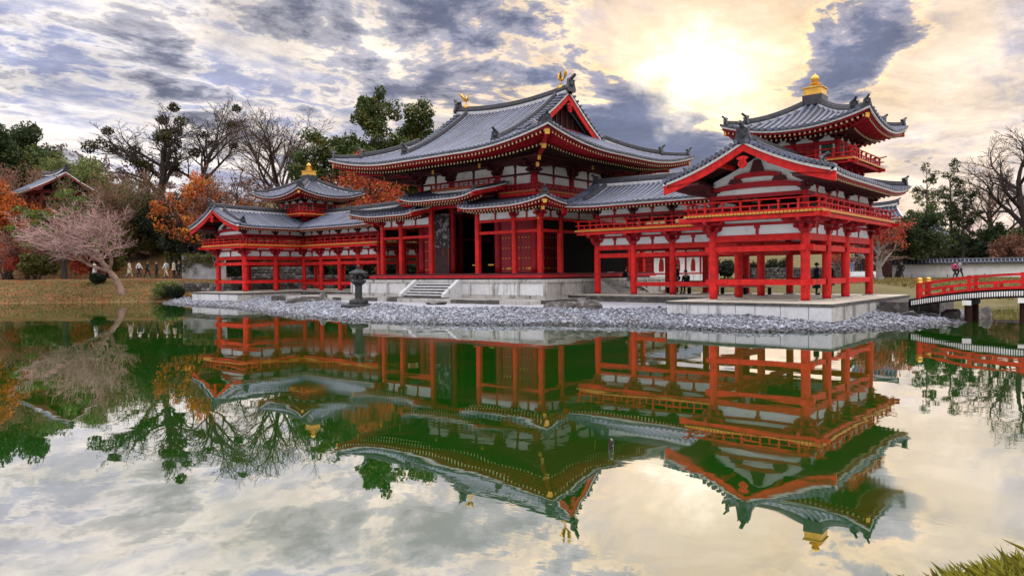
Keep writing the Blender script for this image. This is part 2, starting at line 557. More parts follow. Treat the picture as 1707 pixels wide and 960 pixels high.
def rafters(T, par, sl, d0, d1, z0, z1, w, h, sp, mat, endmat, name='rafters', skip=None):
    mb = MB(); me = MB()
    a, b = sl.s0, sl.s1
    n = int((b-a)/sp)
    for k in range(n+1):
        s = a+(b-a)*(k+0.5)/(n+1)
        lo, hi = sl.rng(s)
        lo = max(lo, d0); hi = min(hi, d1)
        if hi-lo < 0.12 or (skip and skip(s)): continue
        p = sl.flat(s, lo, z0); q = sl.flat(s, hi, z0+(z1-z0)*(hi-d0)/(d1-d0))
        mb.beam(p, q, w, h)
        if lo == d0:
            o = -sl.i
            me.beam(p+o*0.002, p+o*0.02, w*0.96, h*0.96)
    o = T.part(name, mb, mat, par, kind='stuff')
    if me.v: T.part(name.rstrip('s')+'_ends', me, endmat, o if par is None else par, kind='stuff')
    return o

def ridge(T, par, path, w=0.36, h=0.42, name='ridge', mat=None, mortar=True):
    path = [Vector(p) for p in path]
    secs = []; ms = []
    for i, p in enumerate(path):
        d = path[min(i+1, len(path)-1)]-path[max(i-1, 0)]; d.z = 0; d.normalize()
        s = Vector((-d.y, d.x, 0))
        pr = [(-.5,-.35),(-.5,.30),(-.56,.32),(-.56,.40),(-.44,.44),(-.40,.70),(-.24,.76),(-.22,.92),(0,1.0),(.22,.92),(.24,.76),(.40,.70),(.44,.44),(.56,.40),(.56,.32),(.5,.30),(.5,-.35)]
        secs.append([p+s*(x*w)+Vector((0,0,z*h)) for x, z in pr])
        ms.append([p+s*(x*w)+Vector((0,0,z*h)) for x, z in ((-.6,-.3),(-.6,.12),(.6,.12),(.6,-.3))])
    o = T.part(name, MB().strip(secs), mat or TILER, par)
    if mortar: T.part('mortar_line', MB().strip(ms), MORTAR, par)
    return o

def oni(T, par, p, d, s=0.5, tip=True, name='ridge_end_ornament', mat=None):
    p = Vector(p); d = V3(d).copy(); d.z = 0; d.normalize()
    x = Vector((-d.y, d.x, 0)); z = Vector((0,0,1))
    mb = MB()
    sh = [(-.55,-.1),(.55,-.1),(.62,.15),(.48,.5),(.40,.85),(.18,1.02),(-.18,1.02),(-.40,.85),(-.48,.5),(-.62,.15)]
    mb.extrude([p+x*(a*s)+z*(b*s) for a, b in sh], d*(0.22*s))
    mb.tube([p+d*(0.2*s)+z*(0.5*s), p+d*(0.36*s)+z*(0.46*s)], [0.26*s, 0.16*s], 8)
    for sg in (-1, 1):
        mb.tube([p+d*(0.2*s)+x*(sg*.27*s)+z*(.72*s), p+d*(.3*s)+x*(sg*.36*s)+z*(.95*s)], [.1*s, .04*s], 6)
    if tip:
        mb.tube([p-d*(.2*s)+z*(.95*s), p+d*(.25*s)+z*(1.05*s), p+d*(.62*s)+z*(1.32*s)], [.14*s, .15*s, .13*s], 8)
    return T.part(name, mb, mat or TILER, par, fix=True)

# ------------------------------------------------------------------ timber kit
def boat(mb, c, ax, half, w, z0, z1):
    """bracket arm with boat-shaped ends, along unit axis ax"""
    ax = Vector(ax); s = Vector((-ax.y, ax.x, 0))*(w/2); c = Vector(c)
    h = z1-z0
    pr = [(-half, z1), (half, z1), (half, z0+h*.5), (half*.86, z0+h*.12), (half*.68, z0), (-half*.68, z0), (-half*.86, z0+h*.12), (-half, z0+h*.5)]
    mb.extrude([c-s+ax*a+Vector((0,0,b)) for a, b in pr], s*2)

def bracket_mb(n=1, k=1.0, corner=False):
    """bracket cluster on a column head; outward is -y"""
    mb = MB()
    z = 0.0
    def block(x, y, w, h, zz):
        a = w/2; b = w*.36
        mb.strip([[(x-b,y-b,zz),(x+b,y-b,zz),(x+b,y+b,zz),(x-b,y+b,zz)],
                  [(x-a,y-a,zz+h*.45),(x+a,y-a,zz+h*.45),(x+a,y+a,zz+h*.45),(x-a,y+a,zz+h*.45)],
                  [(x-a,y-a,zz+h),(x+a,y-a,zz+h),(x+a,y+a,zz+h),(x-a,y+a,zz+h)]])
    block(0, 0, 0.46*k, 0.2*k, 0)
    z = 0.17*k
    for lv in range(n):
        hl = (0.46+0.13*lv)*k; out = (0.42*(lv+1))*k
        boat(mb, (0, 0, 0), (1,0,0), hl, 0.15*k, z, z+0.17*k)
        boat(mb, (0, -out/2+0.1*k, 0), (0,1,0), out/2+0.28*k, 0.15*k, z+0.003, z+0.173*k)
        if corner:
            boat(mb, (0, 0, 0), (0.7071,0.7071,0), out*1.30, 0.15*k, z+0.006, z+0.176*k)
            boat(mb, (0, 0, 0), (0.7071,-0.7071,0), out*1.30, 0.15*k, z+0.009, z+0.179*k)
        for x in (-hl*.86, 0, hl*.86): block(x, 0, 0.2*k, 0.12*k, z+0.17*k)
        block(0, -out-0.02, 0.2*k, 0.12*k, z+0.17*k)
        if lv:
            boat(mb, (0, -out+0.42*k, 0), (1,0,0), hl*.9, 0.13*k, z+0.01, z+0.16*k)
            for x in (-hl*.75, hl*.75): block(x, -out+.42*k, 0.18*k, 0.12*k, z+0.17*k)
        z += 0.29*k
    return mb

def shared(name, mb, mat, sm=False, fix=True):
    me = mb.mesh(name)
    if fix: fixn(me)
    setmat(me, mat)
    if sm: smooth(me)
    return me

def round_col(r, z0, z1, n=20):
    mb = MB(); h = z1-z0
    return mb.lathe([(r*0.96, 0), (r, h*.08), (r, h*.7), (r*.93, h*.96), (r*.82, h)], n=n)

def square_col(w, z0, z1):
    a = w/2; c = w*.16; h = z1-z0
    pl = [(-a+c,-a),(a-c,-a),(a,-a+c),(a,a-c),(a-c,a),(-a+c,a),(-a,a-c),(-a,-a+c)]
    return MB().strip([[(x,y,0) for x,y in pl], [(x,y,h) for x,y in pl]])

def tie(T, p, q, z0, z1, w=0.16, mat=None, name='beam', par=None, ext=0.0):
    P = Vector((p[0], p[1], (z0+z1)/2)); Q = Vector((q[0], q[1], (z0+z1)/2))
    d = (Q-P).normalized()
    return T.part(name, MB().beam(P-d*ext, Q+d*ext, w, z1-z0), mat or RED, par)

def frieze(T, p, q, z0, z1, n=2, strut=0.13, th=0.05, wmat=None, smat=None, inset=0.12):
    """white plaster panels between columns, divided by struts"""
    P = Vector((p[0], p[1], 0)); Q = Vector((q[0], q[1], 0)); d = (Q-P); L = d.length; d.normalize()
    P = P+d*inset; L -= 2*inset
    for k in range(n):
        a = P+d*(L*k/n+(strut/2 if k else 0)); b = P+d*(L*(k+1)/n-(strut/2 if k < n-1 else 0))
        zz = Vector((0, 0, (z0+z1)/2))
        T.part('plaster_panel', MB().beam(a+zz, b+zz, th, z1-z0), wmat or PLAS)
        if k:
            c = P+d*(L*k/n)
            mb = MB().beam(c+Vector((0,0,z0)), c+Vector((0,0,z1-.12)), strut, 0.12)
            s = Vector((-d.y, d.x, 0))
            mb.beam(c-d*.12+Vector((0,0,z1-.06)), c+d*.12+Vector((0,0,z1-.06)), 0.16, 0.12)
            T.part('strut', mb, smat or REDD)

def railing(T, pts, zf, h=0.52, sp=0.82, mat=None, ext=0.22, name='railing', closed=False):
    """post-and-rail balustrade along a polyline at floor height zf"""
    mat = mat or RED
    pts = [Vector((p[0], p[1], zf)) for p in pts]
    base = MB(); segs = list(zip(pts[:-1], pts[1:]))
    for a, b in segs:
        base.beam(a+Vector((0,0,.05)), b+Vector((0,0,.05)), 0.09, 0.10)
    root = T.part(name, base, mat)
    pm = MB().box(-.038,.038,-.038,.038,0,h*.92)
    pm.box(-.065,.065,-.065,.065,h*.80,h*.88)
    post = shared('post', pm, mat)
    short = shared('short_post', MB().box(-.028,.028,-.028,.028,0,h*.56), mat)
    for a, b in segs:
        d = (b-a); L = d.length; d.normalize()
        r1 = MB().beam(a-d*ext+Vector((0,0,h*.54)), b+d*ext+Vector((0,0,h*.54)), .055, .05)
        T.part('middle_rail', r1, mat, root)
        up = Vector((0,0,1))
        path = [a-d*(ext+.12)+up*(h+.05), a-d*ext*.5+up*(h+.005), a+up*h, b+up*h, b+d*ext*.5+up*(h+.005), b+d*(ext+.12)+up*(h+.05)]
        T.part('top_rail', MB().tube(path, .030, 6), mat, root)
        n = max(1, int(round(L/sp)))
        for k in range(2*n+1):
            c = a+d*(L*k/(2*n))
            T.part('post' if k % 2 == 0 else 'short_post', post if k % 2 == 0 else short, None, root, loc=(c.x, c.y, zf))
    return root

def pendant(T, p, s, d=(0,-1,0), mat=None, par=None):
    """carved gable pendant: heart-lobed board with side curls"""
    p = Vector(p); d = Vector(d); x = Vector((-d.y, d.x, 0)); z = Vector((0,0,1))
    mb = MB()
    half = [(0,.02),(.16,.0),(.40,-.06),(.44,-.18),(.30,-.26),(.20,-.30),(.30,-.40),(.36,-.56),(.28,-.74),(.12,-.86),(0,-.92)]
    pl = half+[(-a, b) for a, b in reversed(half[1:-1])]
    mb.extrude([p+x*(a*s)+z*(b*s) for a, b in pl], d*(.09*s))
    for sg in (-1, 1):
        mb.tube([p+d*(.12*s)+x*(sg*(.10+.11*math.cos(t))*s)+z*((-.55+.16*math.sin(t))*s) for t in np.linspace(-1.4, 3.4, 9)], .045*s, 6)
    mb.tube([p+d*(.06*s)+z*(-.16*s), p+d*(.18*s)+z*(-.16*s)], [.13*s, .10*s], 10)
    return T.part('gable_pendant', mb, mat or RED, par, fix=True)

# ------------------------------------------------------------------ a wing (built for +x, mirrored for -x)
XI, XO = 19.655, 23.681
YG, YM, YC, YB = -9.448, -6.716, -3.985, 0.04
BAY = 2.448
ZP = 0.93
CX, CY = (XI+XO)/2, (YC+YB)/2
HALF = 3.60
YFRONT = -11.0
XHALL = 8.45

def stone_face(T, p, q, z0, z1, n, mat, par=None, gap=0.012, th=0.25, rnd=None, name='facing_stone'):
    """a course of separate facing stones from p to q (2-D), outward to the right of p->q"""
    P = Vector((p[0], p[1], 0)); Q = Vector((q[0], q[1], 0)); d = Q-P; L = d.length; d.normalize()
    nrm = Vector((d.y, -d.x, 0))
    rr = rnd or random.Random(3)
    cuts = [0.0]+sorted(L*(k+rr.uniform(-.18, .18))/n for k in range(1, n))+[L]
    for a, b in zip(cuts[:-1], cuts[1:]):
        off = rr.uniform(0, .012)
        A = P+d*(a+gap)-nrm*(th/2-off); B = P+d*(b-gap)-nrm*(th/2-off)
        zz = Vector((0, 0, (z0+z1)/2))
        T.part(name, MB().beam(A+zz, B+zz, th, z1-z0), mat, par)

def make_wing(mx, label):
    T = Thing('temple_wing', label, 'wing', (CX, CY, 0.3), mx, 'side wings of the temple')
    rr = random.Random(11)
    # --- stone platform
    L = [(18.10,YFRONT),(25.22,YFRONT),(25.22,1.6),(7.9,1.6),(7.9,-5.3),(18.10,-5.3)]
    core = MB().extrude([(x, y, 0.12) for x, y in [(18.2,-10.9),(25.1,-10.9),(25.1,1.5),(8,1.5),(8,-5.2),(18.2,-5.2)]], (0,0,ZP-.14-.12))
    pf = T.part('stone_platform', core, CAP)
    T.part('cap_stone', MB().extrude([(x, y, ZP-.13) for x, y in L], (0,0,.118)), CAP, pf, fix=True)
    # paved top as slabs
    def slabs(x0, x1, y0, y1, nx, ny):
        for i in range(nx):
            for j in range(ny):
                a = x0+(x1-x0)*i/nx; b = x0+(x1-x0)*(i+1)/nx
                c = y0+(y1-y0)*j/ny; d = y0+(y1-y0)*(j+1)/ny
                T.part('paving_slab', MB().box(a+.006, b-.006, c+.006, d-.006, ZP-.02, ZP+rr.uniform(0, .006)), PAVE, pf)
    slabs(18.13, 25.19, YFRONT+.03, -5.3, 6, 5)
    slabs(7.93, 25.19, -5.27, 1.57, 14, 5)
    stone_face(T, (18.14,YFRONT+.04), (25.18,YFRONT+.04), 0.22, ZP-.132, 7, STONEW, pf, rnd=rr)
    stone_face(T, (25.18,YFRONT+.06), (25.18,1.56), 0.22, ZP-.132, 11, STONE, pf, rnd=rr)
    stone_face(T, (18.14,-5.3), (18.14,YFRONT+.06), 0.22, ZP-.132, 5, STONE, pf, rnd=rr)
    stone_face(T, (7.94,-5.26), (18.1,-5.26), 0.40, ZP-.132, 9, CAP, pf, rnd=rr)
    # --- columns
    xs = [XI-BAY*k for k in range(4, 0, -1)]
    prot = [(XI,YG),(XI,YM),(XI,YC),(XI,YB),(XO,YG),(XO,YM),(XO,YC),(XO,YB)]
    corr = [(x,YC) for x in xs]+[(x,YB) for x in xs]
    cm = shared('column', round_col(.19, ZP, 3.82), RED, sm=True)
    cu = shared('upper_column', round_col(.14, 4.56, 5.62, 14), REDD, sm=True)
    bs = shared('base_stone', MB().lathe([(.34,0),(.34,.03),(.26,.05)], n=16), STONE)
    for x, y in prot+corr:
        T.part('column', cm, None, loc=(x, y, ZP+.02))
        T.part('base_stone', bs, None, loc=(x, y, ZP))
        T.part('upper_column', cu, None, loc=(x, y, 4.56))
    # --- bays: list of (p, q, lower-beam level or None, outward direction)
    cor_lo = (1.43, 1.66); pro_lo = (1.62, 1.86)
    bays = [((XI,YG),(XO,YG),pro_lo,0), ((XO,YG),(XO,YM),pro_lo,1), ((XO,YM),(XO,YC),pro_lo,1), ((XO,YC),(XO,YB),pro_lo,1),
            ((XI,YG),(XI,YM),pro_lo,3), ((XI,YM),(XI,YC),pro_lo,3), ((XI,YB),(XO,YB),pro_lo,2), ((XI,YC),(XI,YB),None,3)]
    fx = xs+[XI]
    for k in range(4):
        bays.append(((fx[k],YC),(fx[k+1],YC), None if k == 0 else cor_lo, 0))
        bays.append(((fx[k],YB),(fx[k+1],YB), None if k == 0 else cor_lo, 2))
    for i, (p, q, lo, side) in enumerate(bays):
        e = 0.001*(i % 3)
        tie(T, p, q, 3.50+e, 3.78+e, .17)
        tie(T, p, q, 3.06+e, 3.30+e, .19, ext=.36 if i < 4 else .0)
        if lo: tie(T, p, q, lo[0]+e, lo[1]+e, .17, ext=.34 if i < 3 else 0)
        if (p, q) != ((XI,YC),(XI,YB)):
            frieze(T, p, q, 3.782, 4.17, 2, inset=.17)
            tie(T, p, q, 4.172, 4.29, .15, REDD)
            T.part('plaster_strip', MB().beam((*p, 4.35), (*q, 4.35), .05, .115), PLAS)
            tie(T, p, q, 4.41+e, 4.53+e, .15, REDD)
            tie(T, p, q, 5.36+e, 5.53+e, .14, REDD)
            if side in (1, 0, 3, 2) and not (p[1] == YG and q[1] == YG):
                frieze(T, p, q, 5.534, 5.83, 2, inset=.15, strut=.1)
                tie(T, p, q, 5.832, 5.93, .14, REDX)
    # --- brackets on the lower columns (carry the balcony) and upper ones (carry the eaves)
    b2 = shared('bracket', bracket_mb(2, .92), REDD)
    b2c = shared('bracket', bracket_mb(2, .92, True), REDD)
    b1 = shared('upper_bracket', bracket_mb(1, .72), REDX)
    def turn(x, y):
        if y == YG: return 0.0
        if x == XO: return PI/2 if y != YB else PI/2
        if y == YB: return PI
        if x == XI and y < YC: return -PI/2
        return 0.0
    for x, y in prot+corr:
        corner = (x, y) in ((XI,YG),(XO,YG),(XO,YB))
        T.part('bracket', b2c if corner else b2, None, loc=(x, y, 3.80), rotz=turn(x, y))
        T.part('upper_bracket', b1, None, loc=(x, y, 5.535), rotz=turn(x, y))
    # --- balcony floor, joist beam under its edge, ochre board ends
    o = .93
    out = [(XI-o,YG-o),(XO+o,YG-o),(XO+o,YB+o),(8.95,YB+o),(8.95,YC-o),(XI-o,YC-o)]
    fl = T.part('balcony_floor', MB().extrude([(x, y, 4.565) for x, y in out], (0,0,.10)), REDX, fix=True)
    edges = list(zip(out, out[1:]+out[:1]))
    for k, (p, q) in enumerate(edges):
        P = Vector((*p, 0)); Q = Vector((*q, 0)); d = (Q-P).normalized(); n = Vector((d.y, -d.x, 0))
        ends = MB(); m = int((Q-P).length/.16)
        for j in range(m):
            c = P+d*((Q-P).length*(j+.5)/m)+n*.025
            ends.beam(c+Vector((0,0,4.625))-n*.03, c+Vector((0,0,4.625))+n*.03, .135, .095)
        T.part('floor_board_ends', ends, OCHRE, fl, kind='stuff')
        inn = -n*.10
        T.part('edge_beam', MB().beam(P+inn+Vector((0,0,4.47))-d*(.3 if k < 3 else -.1), Q+inn+Vector((0,0,4.47))+d*(.3 if k < 2 else -.1), .15, .17), RED, fl)
    T.part('lower_ceiling', MB().box(XI, XO, YG, YB, 4.32, 4.36).box(9.4, XI-.01, YC, YB, 4.32, 4.36), WOOD)
    r_ = .80
    railing(T, [(XI-r_,YC-r_),(XI-r_,YG-r_),(XO+r_,YG-r_),(XO+r_,YB+r_),(9.1,YB+r_)], 4.66)
    railing(T, [(9.1,YC-r_),(XI-r_-.03,YC-r_)], 4.66)
    # --- gable front timbers on y = YG
    yg = YG
    def curve(t): return 6.12+.235*t+.0466*t*t          # verge height over distance in from the eave
    gw = MB()
    pts = [(XI-.15, 5.53)]+[(CX-HALF+t, curve(t)-.45) for t in (1.6, 2.4, 3.0, 3.6)]+[(CX+HALF-t, curve(t)-.45) for t in (3.0, 2.4, 1.6)]+[(XO+.15, 5.53)]
    T.part('gable_plaster', gw.extrude([(x, yg+.04, z) for x, z in pts], (0,.06,0)), PLAS, fix=True)
    def bowed(x0, x1, za, zb_, h, nm, y0=-.08, th=.13):
        n = 12; secs = []
        for j in range(n+1):
            t = j/n; x = x0+(x1-x0)*t; z = za+(zb_-za)*(1-(2*t-1)**2)
            hh = h*(.62+.38*min(1, 5*min(t, 1-t)))
            secs.append([(x, yg+y0, z), (x, yg+y0+th, z), (x, yg+y0+th, z+hh), (x, yg+y0, z+hh)])
        T.part(nm, MB().strip(secs), REDD)
    bowed(XI, XO, 5.70, 5.80, .24, 'rainbow_beam')
    bowed(XI+1.0, XO-1.0, 6.20, 6.26, .2, 'upper_rainbow_beam')
    for xx in (XI+1.05, XO-1.05):
        T.part('frog_leg_strut', MB().extrude([(xx-.32,yg-.1,6.03),(xx+.32,yg-.1,6.03),(xx+.2,yg-.1,6.22),(xx-.2,yg-.1,6.22)], (0,.14,0)), REDX, fix=True)
    T.part('king_strut', MB().extrude([(CX-.30,yg-.1,6.46),(CX+.30,yg-.1,6.46),(CX+.13,yg-.1,6.95),(CX-.13,yg-.1,6.95)], (0,.14,0)), REDX, fix=True)
    for sg in (-1, 1):
        for t in (1.15, 2.55):
            x = CX+sg*(HALF-t); z = curve(t)-.33
            T.part('purlin', MB().beam((x, YFRONT+.12, z), (x, YG, z), .16, .18), RED)
    # --- roof
    roof = T.part('roof', MB().box(CX-1.2, CX+1.2, CY-1.2, CY+1.2, 6.6, 7.0), WOOD)
    prof = lambda d: .235*d+.0466*d*d
    Z0 = 6.04
    def lift(m, Rr, Lf): return Lf*max(0.0, 1-m/Rr)**2
    xe, xi_, yb, yf = CX+HALF, CX-HALF, CY+HALF, CY-HALF
    fade = lambda d: max(0.0, 1-d/3.6)
    slo = {}
    slo['outer'] = Slope((xe, 0), (0,1), (-1,0), YFRONT, yb, HALF, lambda s, d: Z0+lift(s-YFRONT, 2.6, .10)+fade(d)*lift(yb-s, 3.6, .42), prof, 0, 1)
    slo['inner'] = Slope((xi_, 0), (0,-1), (1,0), -yf, -YFRONT, HALF, lambda s, d: Z0+lift(-YFRONT-s, 2.6, .10), prof, -1, 0)
    slo['front'] = Slope((0, yf), (1,0), (0,1), XHALL, xi_, HALF, lambda s, d: Z0+lift(s-XHALL, 2.6, .12), prof, 0, -1)
    slo['back'] = Slope((0, yb), (-1,0), (0,-1), -xe, -XHALL, HALF, lambda s, d: Z0+lift(-XHALL-s, 2.6, .12)+fade(d)*lift(s+xe, 3.6, .42), prof, 1, 0)
    for k, sl in slo.items():
        sheet(T, roof, sl, TILEB, ns=40)
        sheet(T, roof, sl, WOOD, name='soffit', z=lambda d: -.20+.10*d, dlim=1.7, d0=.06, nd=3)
        if k != 'back': tile_rows(T, roof, sl)
        trim(T, roof, sl, 'eave_tile_edge', TILER, -.02, .12, .03, -.05)
        trim(T, roof, sl, 'white_eave_board', WEDGE, .03, .08, -.052, -.125)
        trim(T, roof, sl, 'red_eave_board', REDD, .10, .08, -.127, -.22)
        rafters(T, roof, sl, .20, 1.6, -.255, -.12, .075, .095, .22, REDX, CREAM)
    # valley and ridges
    sag = lambda t: 0.0
    zr = Z0+prof(HALF)
    rp = [(CX, YFRONT+.10+ (CY-1.2-YFRONT)*t, zr-.04+.12*(1-t)**2) for t in np.linspace(0, 1, 9)]
    ridge(T, roof, rp, .40, .42)
    rc = [(XHALL+.05+(CX-1.3-XHALL)*t, CY, zr-.04+.14*(1-t)**3) for t in np.linspace(0, 1, 9)]
    ridge(T, roof, rc, .40, .42)
    oni(T, roof, (CX, YFRONT+.10, zr+.02), (0,-1), .62)
    oni(T, roof, (XHALL+.06, CY, zr+.05), (-1,0), .55)
    hp = [slo['outer'].top(yb-d, d, -.02) for d in np.linspace(.28, 2.6, 9)]
    ridge(T, roof, [p for p in hp], .30, .30, 'hip_ridge')
    oni(T, roof, hp[0], (1,1), .42)
    vp = [slo['front'].top(xi_+d, d, .03) for d in np.linspace(.0, HALF, 7)]
    T.part('valley_gutter', MB().tube(vp, .10, 6), TILER, roof)
    for sl, s_ in ((slo['outer'], YFRONT+.95), (slo['inner'], -YFRONT-.95)):
        dp = [sl.top(s_, d, -.02) for d in np.linspace(.75, HALF-.1, 10)]
        ridge(T, roof, dp, .30, .32, 'descending_ridge')
        oni(T, roof, dp[0], -sl.i, .46)
    dp = [slo['front'].top(XHALL+.85, d, -.02) for d in np.linspace(1.1, HALF-.1, 8)]
    ridge(T, roof, dp, .28, .30, 'descending_ridge')
    # verge tiles, white line and red bargeboards
    vt = shared('verge_tile', MB().tube([(0,-.14,0),(0,-.10,0),(0,-.099,0),(0,.42,.01)], [.10,.10,.08,.08], 8), TILE, sm=False)
    def verge(sl, s_, outv, rot):
        for sgn in (1,):
            for j in range(17):
                d = .06+j*(HALF-.1)/17
                p = sl.top(s_, d, .09)
                T.part('verge_tile', vt, None, roof, loc=(p.x, p.y, p.z), rotz=rot)
        secs = {}
        for nm, mat, z1, z0, y0, th in (('white_verge_board', WEDGE, -.015, -.12, .0, .16), ('bargeboard', RED, -.122, -.51, .05, .11)):
            ss = []
            for d in np.linspace(-.06, HALF, 15):
                p = sl.top(s_, max(d, 0)); p += sl.i*min(d, 0)
                q = p - outv*th
                zl = z0 if nm[0] == 'w' else z0+.10*(d/HALF)
                a = p-outv*y0; b = q-outv*y0
                ss.append([a+Vector((0,0,z1)), a+Vector((0,0,zl)), b+Vector((0,0,zl)), b+Vector((0,0,z1))])
            T.part(nm, MB().strip(ss), mat, roof)
    verge(slo['outer'], YFRONT, Vector((0,-1,0)), 0.0)
    verge(slo['inner'], -YFRONT, Vector((0,-1,0)), 0.0)
    verge(slo['front'], XHALL, Vector((-1,0,0)), -PI/2)
    verge(slo['back'], -XHALL, Vector((-1,0,0)), -PI/2)
    pendant(T, (CX, YFRONT+.02, curve(HALF)-.62), .56, (0,-1,0), RED, roof)
    # rafter soffit boards seen under the gable overhang
    T.part('gable_soffit', MB().grid([[slo['inner'].top(-y, d, -.20) for d in np.linspace(.1, HALF, 8)] for y in (YFRONT+.16, YG)])
           .grid([[slo['outer'].top(y, d, -.20) for d in np.linspace(.1, HALF, 8)] for y in (YFRONT+.16, YG)]), WOOD, roof)
    tower(T)
    return T

def tower(T):
    c = (CX, CY); hb = 1.56; zf = 7.40
    # base below the balcony, standing in the roof
    T.part('tower_base', MB().box(CX-1.5, CX+1.5, CY-1.5, CY+1.5, 6.4, 7.02), REDX)
    dirs = [((0,-1),(1,0),0.0), ((1,0),(0,1),PI/2), ((0,1),(-1,0),PI), ((-1,0),(0,-1),-PI/2)]
    b2 = shared('tower_bracket', bracket_mb(2, .72), REDD)
    b1 = shared('tower_eave_bracket', bracket_mb(2, .62), REDX)
    col = shared('tower_column', round_col(.13, zf, 8.5, 12), REDD, sm=True)
    pos = [-hb, -.55, .55, hb]
    for n_, a_, rot in dirs:
        n = Vector((*n_, 0)); a = Vector((*a_, 0)); C = Vector((CX, CY, 0))
        def pt(t, o, z): return C+a*t+n*o+Vector((0,0,z))
        for t in pos[:-1] if True else pos:
            p = pt(t, hb, zf)
            T.part('tower_column', col, None, loc=p)
        for t in pos:
            p = pt(t, hb, 8.42); T.part('tower_eave_bracket', b1, None, loc=p, rotz=rot)
            p = pt(t*.95, 1.5, 6.80); T.part('tower_bracket', b2, None, loc=p, rotz=rot)
        T.part('beam', MB().beam(pt(-hb, hb, 8.32), pt(hb, hb, 8.32), .16, .16), REDD)
        T.part('beam', MB().beam(pt(-hb, hb, 7.62), pt(hb, hb, 7.62), .14, .14), REDD)
        T.part('eave_purlin', MB().beam(pt(-hb-.5, hb+.52, 8.84), pt(hb+.5, hb+.52, 8.84), .14, .12), REDX)
        # frieze plaster with cusped tops, doors and lattice windows
        for k in range(3):
            t0, t1 = pos[k]+.14, pos[k+1]-.14; m = (t0+t1)/2; w = (t1-t0)/2
            pl = [(t0, 8.40), (t1, 8.40), (t1, 8.50), (m+w*.45, 8.56), (m+w*.2, 8.78), (m-w*.2, 8.78), (m-w*.45, 8.56), (t0, 8.50)]
            T.part('plaster_panel', MB().extrude([pt(t, hb+.02, z) for t, z in pl], -n*.05), PLAS, fix=True)
            if k == 1:
                dr = T.part('tower_door', MB().beam(pt(t0, hb-.02, 7.96), pt(t1, hb-.02, 7.96), .06, .54), REDD)
                T.part('door_rail', MB().beam(pt(t0, hb+.015, 8.05), pt(t1, hb+.015, 8.05), .02, .05), REDX, dr)
                T.part('door_rail', MB().beam(pt(m, hb+.017, 7.72), pt(m, hb+.017, 8.22), .02, .05), REDX, dr)
            else:
                for tt in (t0+.05, t1-.05):
                    T.part('plaster_panel', MB().beam(pt(tt, hb-.01, 7.70), pt(tt, hb-.01, 8.235), .04, .09), PLAS)
                wd = T.part('lattice_window', MB().beam(pt(t0+.1, hb-.04, 7.965), pt(t1-.1, hb-.04, 7.965), .03, .53), BLACK)
                sm = MB()
                for j in range(7):
                    tt = t0+.14+(t1-t0-.28)*j/6
                    sm.beam(pt(tt, hb-.005, 7.71), pt(tt, hb-.005, 8.22), .035, .04)
                T.part('lattice_bars', sm, GREENW, wd, kind='stuff')
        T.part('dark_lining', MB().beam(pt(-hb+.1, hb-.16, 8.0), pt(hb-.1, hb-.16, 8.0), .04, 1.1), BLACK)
    fl = T.part('tower_balcony_floor', MB().box(CX-2.5, CX+2.5, CY-2.5, CY+2.5, 7.33, 7.40), REDX)
    for n_, a_, rot in dirs:
        n = Vector((*n_, 0)); a = Vector((*a_, 0)); C = Vector((CX, CY, 0))
        T.part('floor_edge', MB().beam(C+n*2.53-a*2.56+Vector((0,0,7.365)), C+n*2.53+a*2.50+Vector((0,0,7.365)), .055, .075), OCHRE, fl)
        T.part('edge_beam', MB().beam(C+n*2.36-a*2.68+Vector((0,0,7.245)), C+n*2.36+a*2.68+Vector((0,0,7.245)), .14, .14), RED, fl)
    q = 2.40
    railing(T, [(CX-q,CY-q),(CX+q,CY-q),(CX+q,CY+q),(CX-q,CY+q),(CX-q,CY-q)], 7.40, h=.48, sp=.8)
    # pyramidal roof
    roof = T.part('tower_roof', MB().box(CX-.48, CX+.48, CY-.48, CY+.48, 10.50, 10.98), TILER)
    H = 3.48; Z0 = 8.90
    prof = lambda d: .33*d+.058*d*d
    sls = rect_slopes(c, H, H, Z0, prof, .62, 3.4, 3.4, [H-.35]*4)
    for k, sl in enumerate(sls):
        sheet(T, roof, sl, TILEB, ns=32)
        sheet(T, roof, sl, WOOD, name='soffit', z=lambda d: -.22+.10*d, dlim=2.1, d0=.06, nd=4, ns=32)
        if k != 2: tile_rows(T, roof, sl, sp=.335)
        trim(T, roof, sl, 'eave_tile_edge', TILER, -.02, .12, .03, -.06)
        trim(T, roof, sl, 'white_eave_board', WEDGE, .03, .08, -.062, -.14)
        trim(T, roof, sl, 'red_eave_board', REDD, .10, .08, -.142, -.24)
        rafters(T, roof, sl, .22, 1.15, -.29, -.21, .08, .10, .24, REDD, CREAM, 'flying_rafters')
        rafters(T, roof, sl, 1.0, 2.2, -.36, -.18, .08, .10, .24, REDX, CREAM, 'base_rafters')
        # hip ridge towards the corner s = -half
        p2 = [sl.top(-H+d, d, -.02) for d in np.linspace(.98, H-.5, 10)]
        ridge(T, roof, p2, .30, .34, 'hip_ridge')
        dd = -(sl.a+sl.i)
        oni(T, roof, p2[0], dd, .46)
        p1 = [sl.top(-H+d, d, -.02) for d in np.linspace(.22, .95, 6)]
        ridge(T, roof, p1, .25, .26, 'corner_ridge')
        oni(T, roof, p1[0], dd, .36)
        hb_ = MB().beam(sl.flat(-H+.20, .20, -.36), sl.flat(-H+1.9, 1.9, -.22), .16, .18)
        T.part('hip_rafter', hb_, REDD, roof)
        e0 = sl.flat(-H+.19, .19, -.36); ddn = Vector(dd).normalized()
        T.part('gilt_rafter_cap', MB().beam(e0, e0+ddn*.05, .175, .195), GOLD, roof)
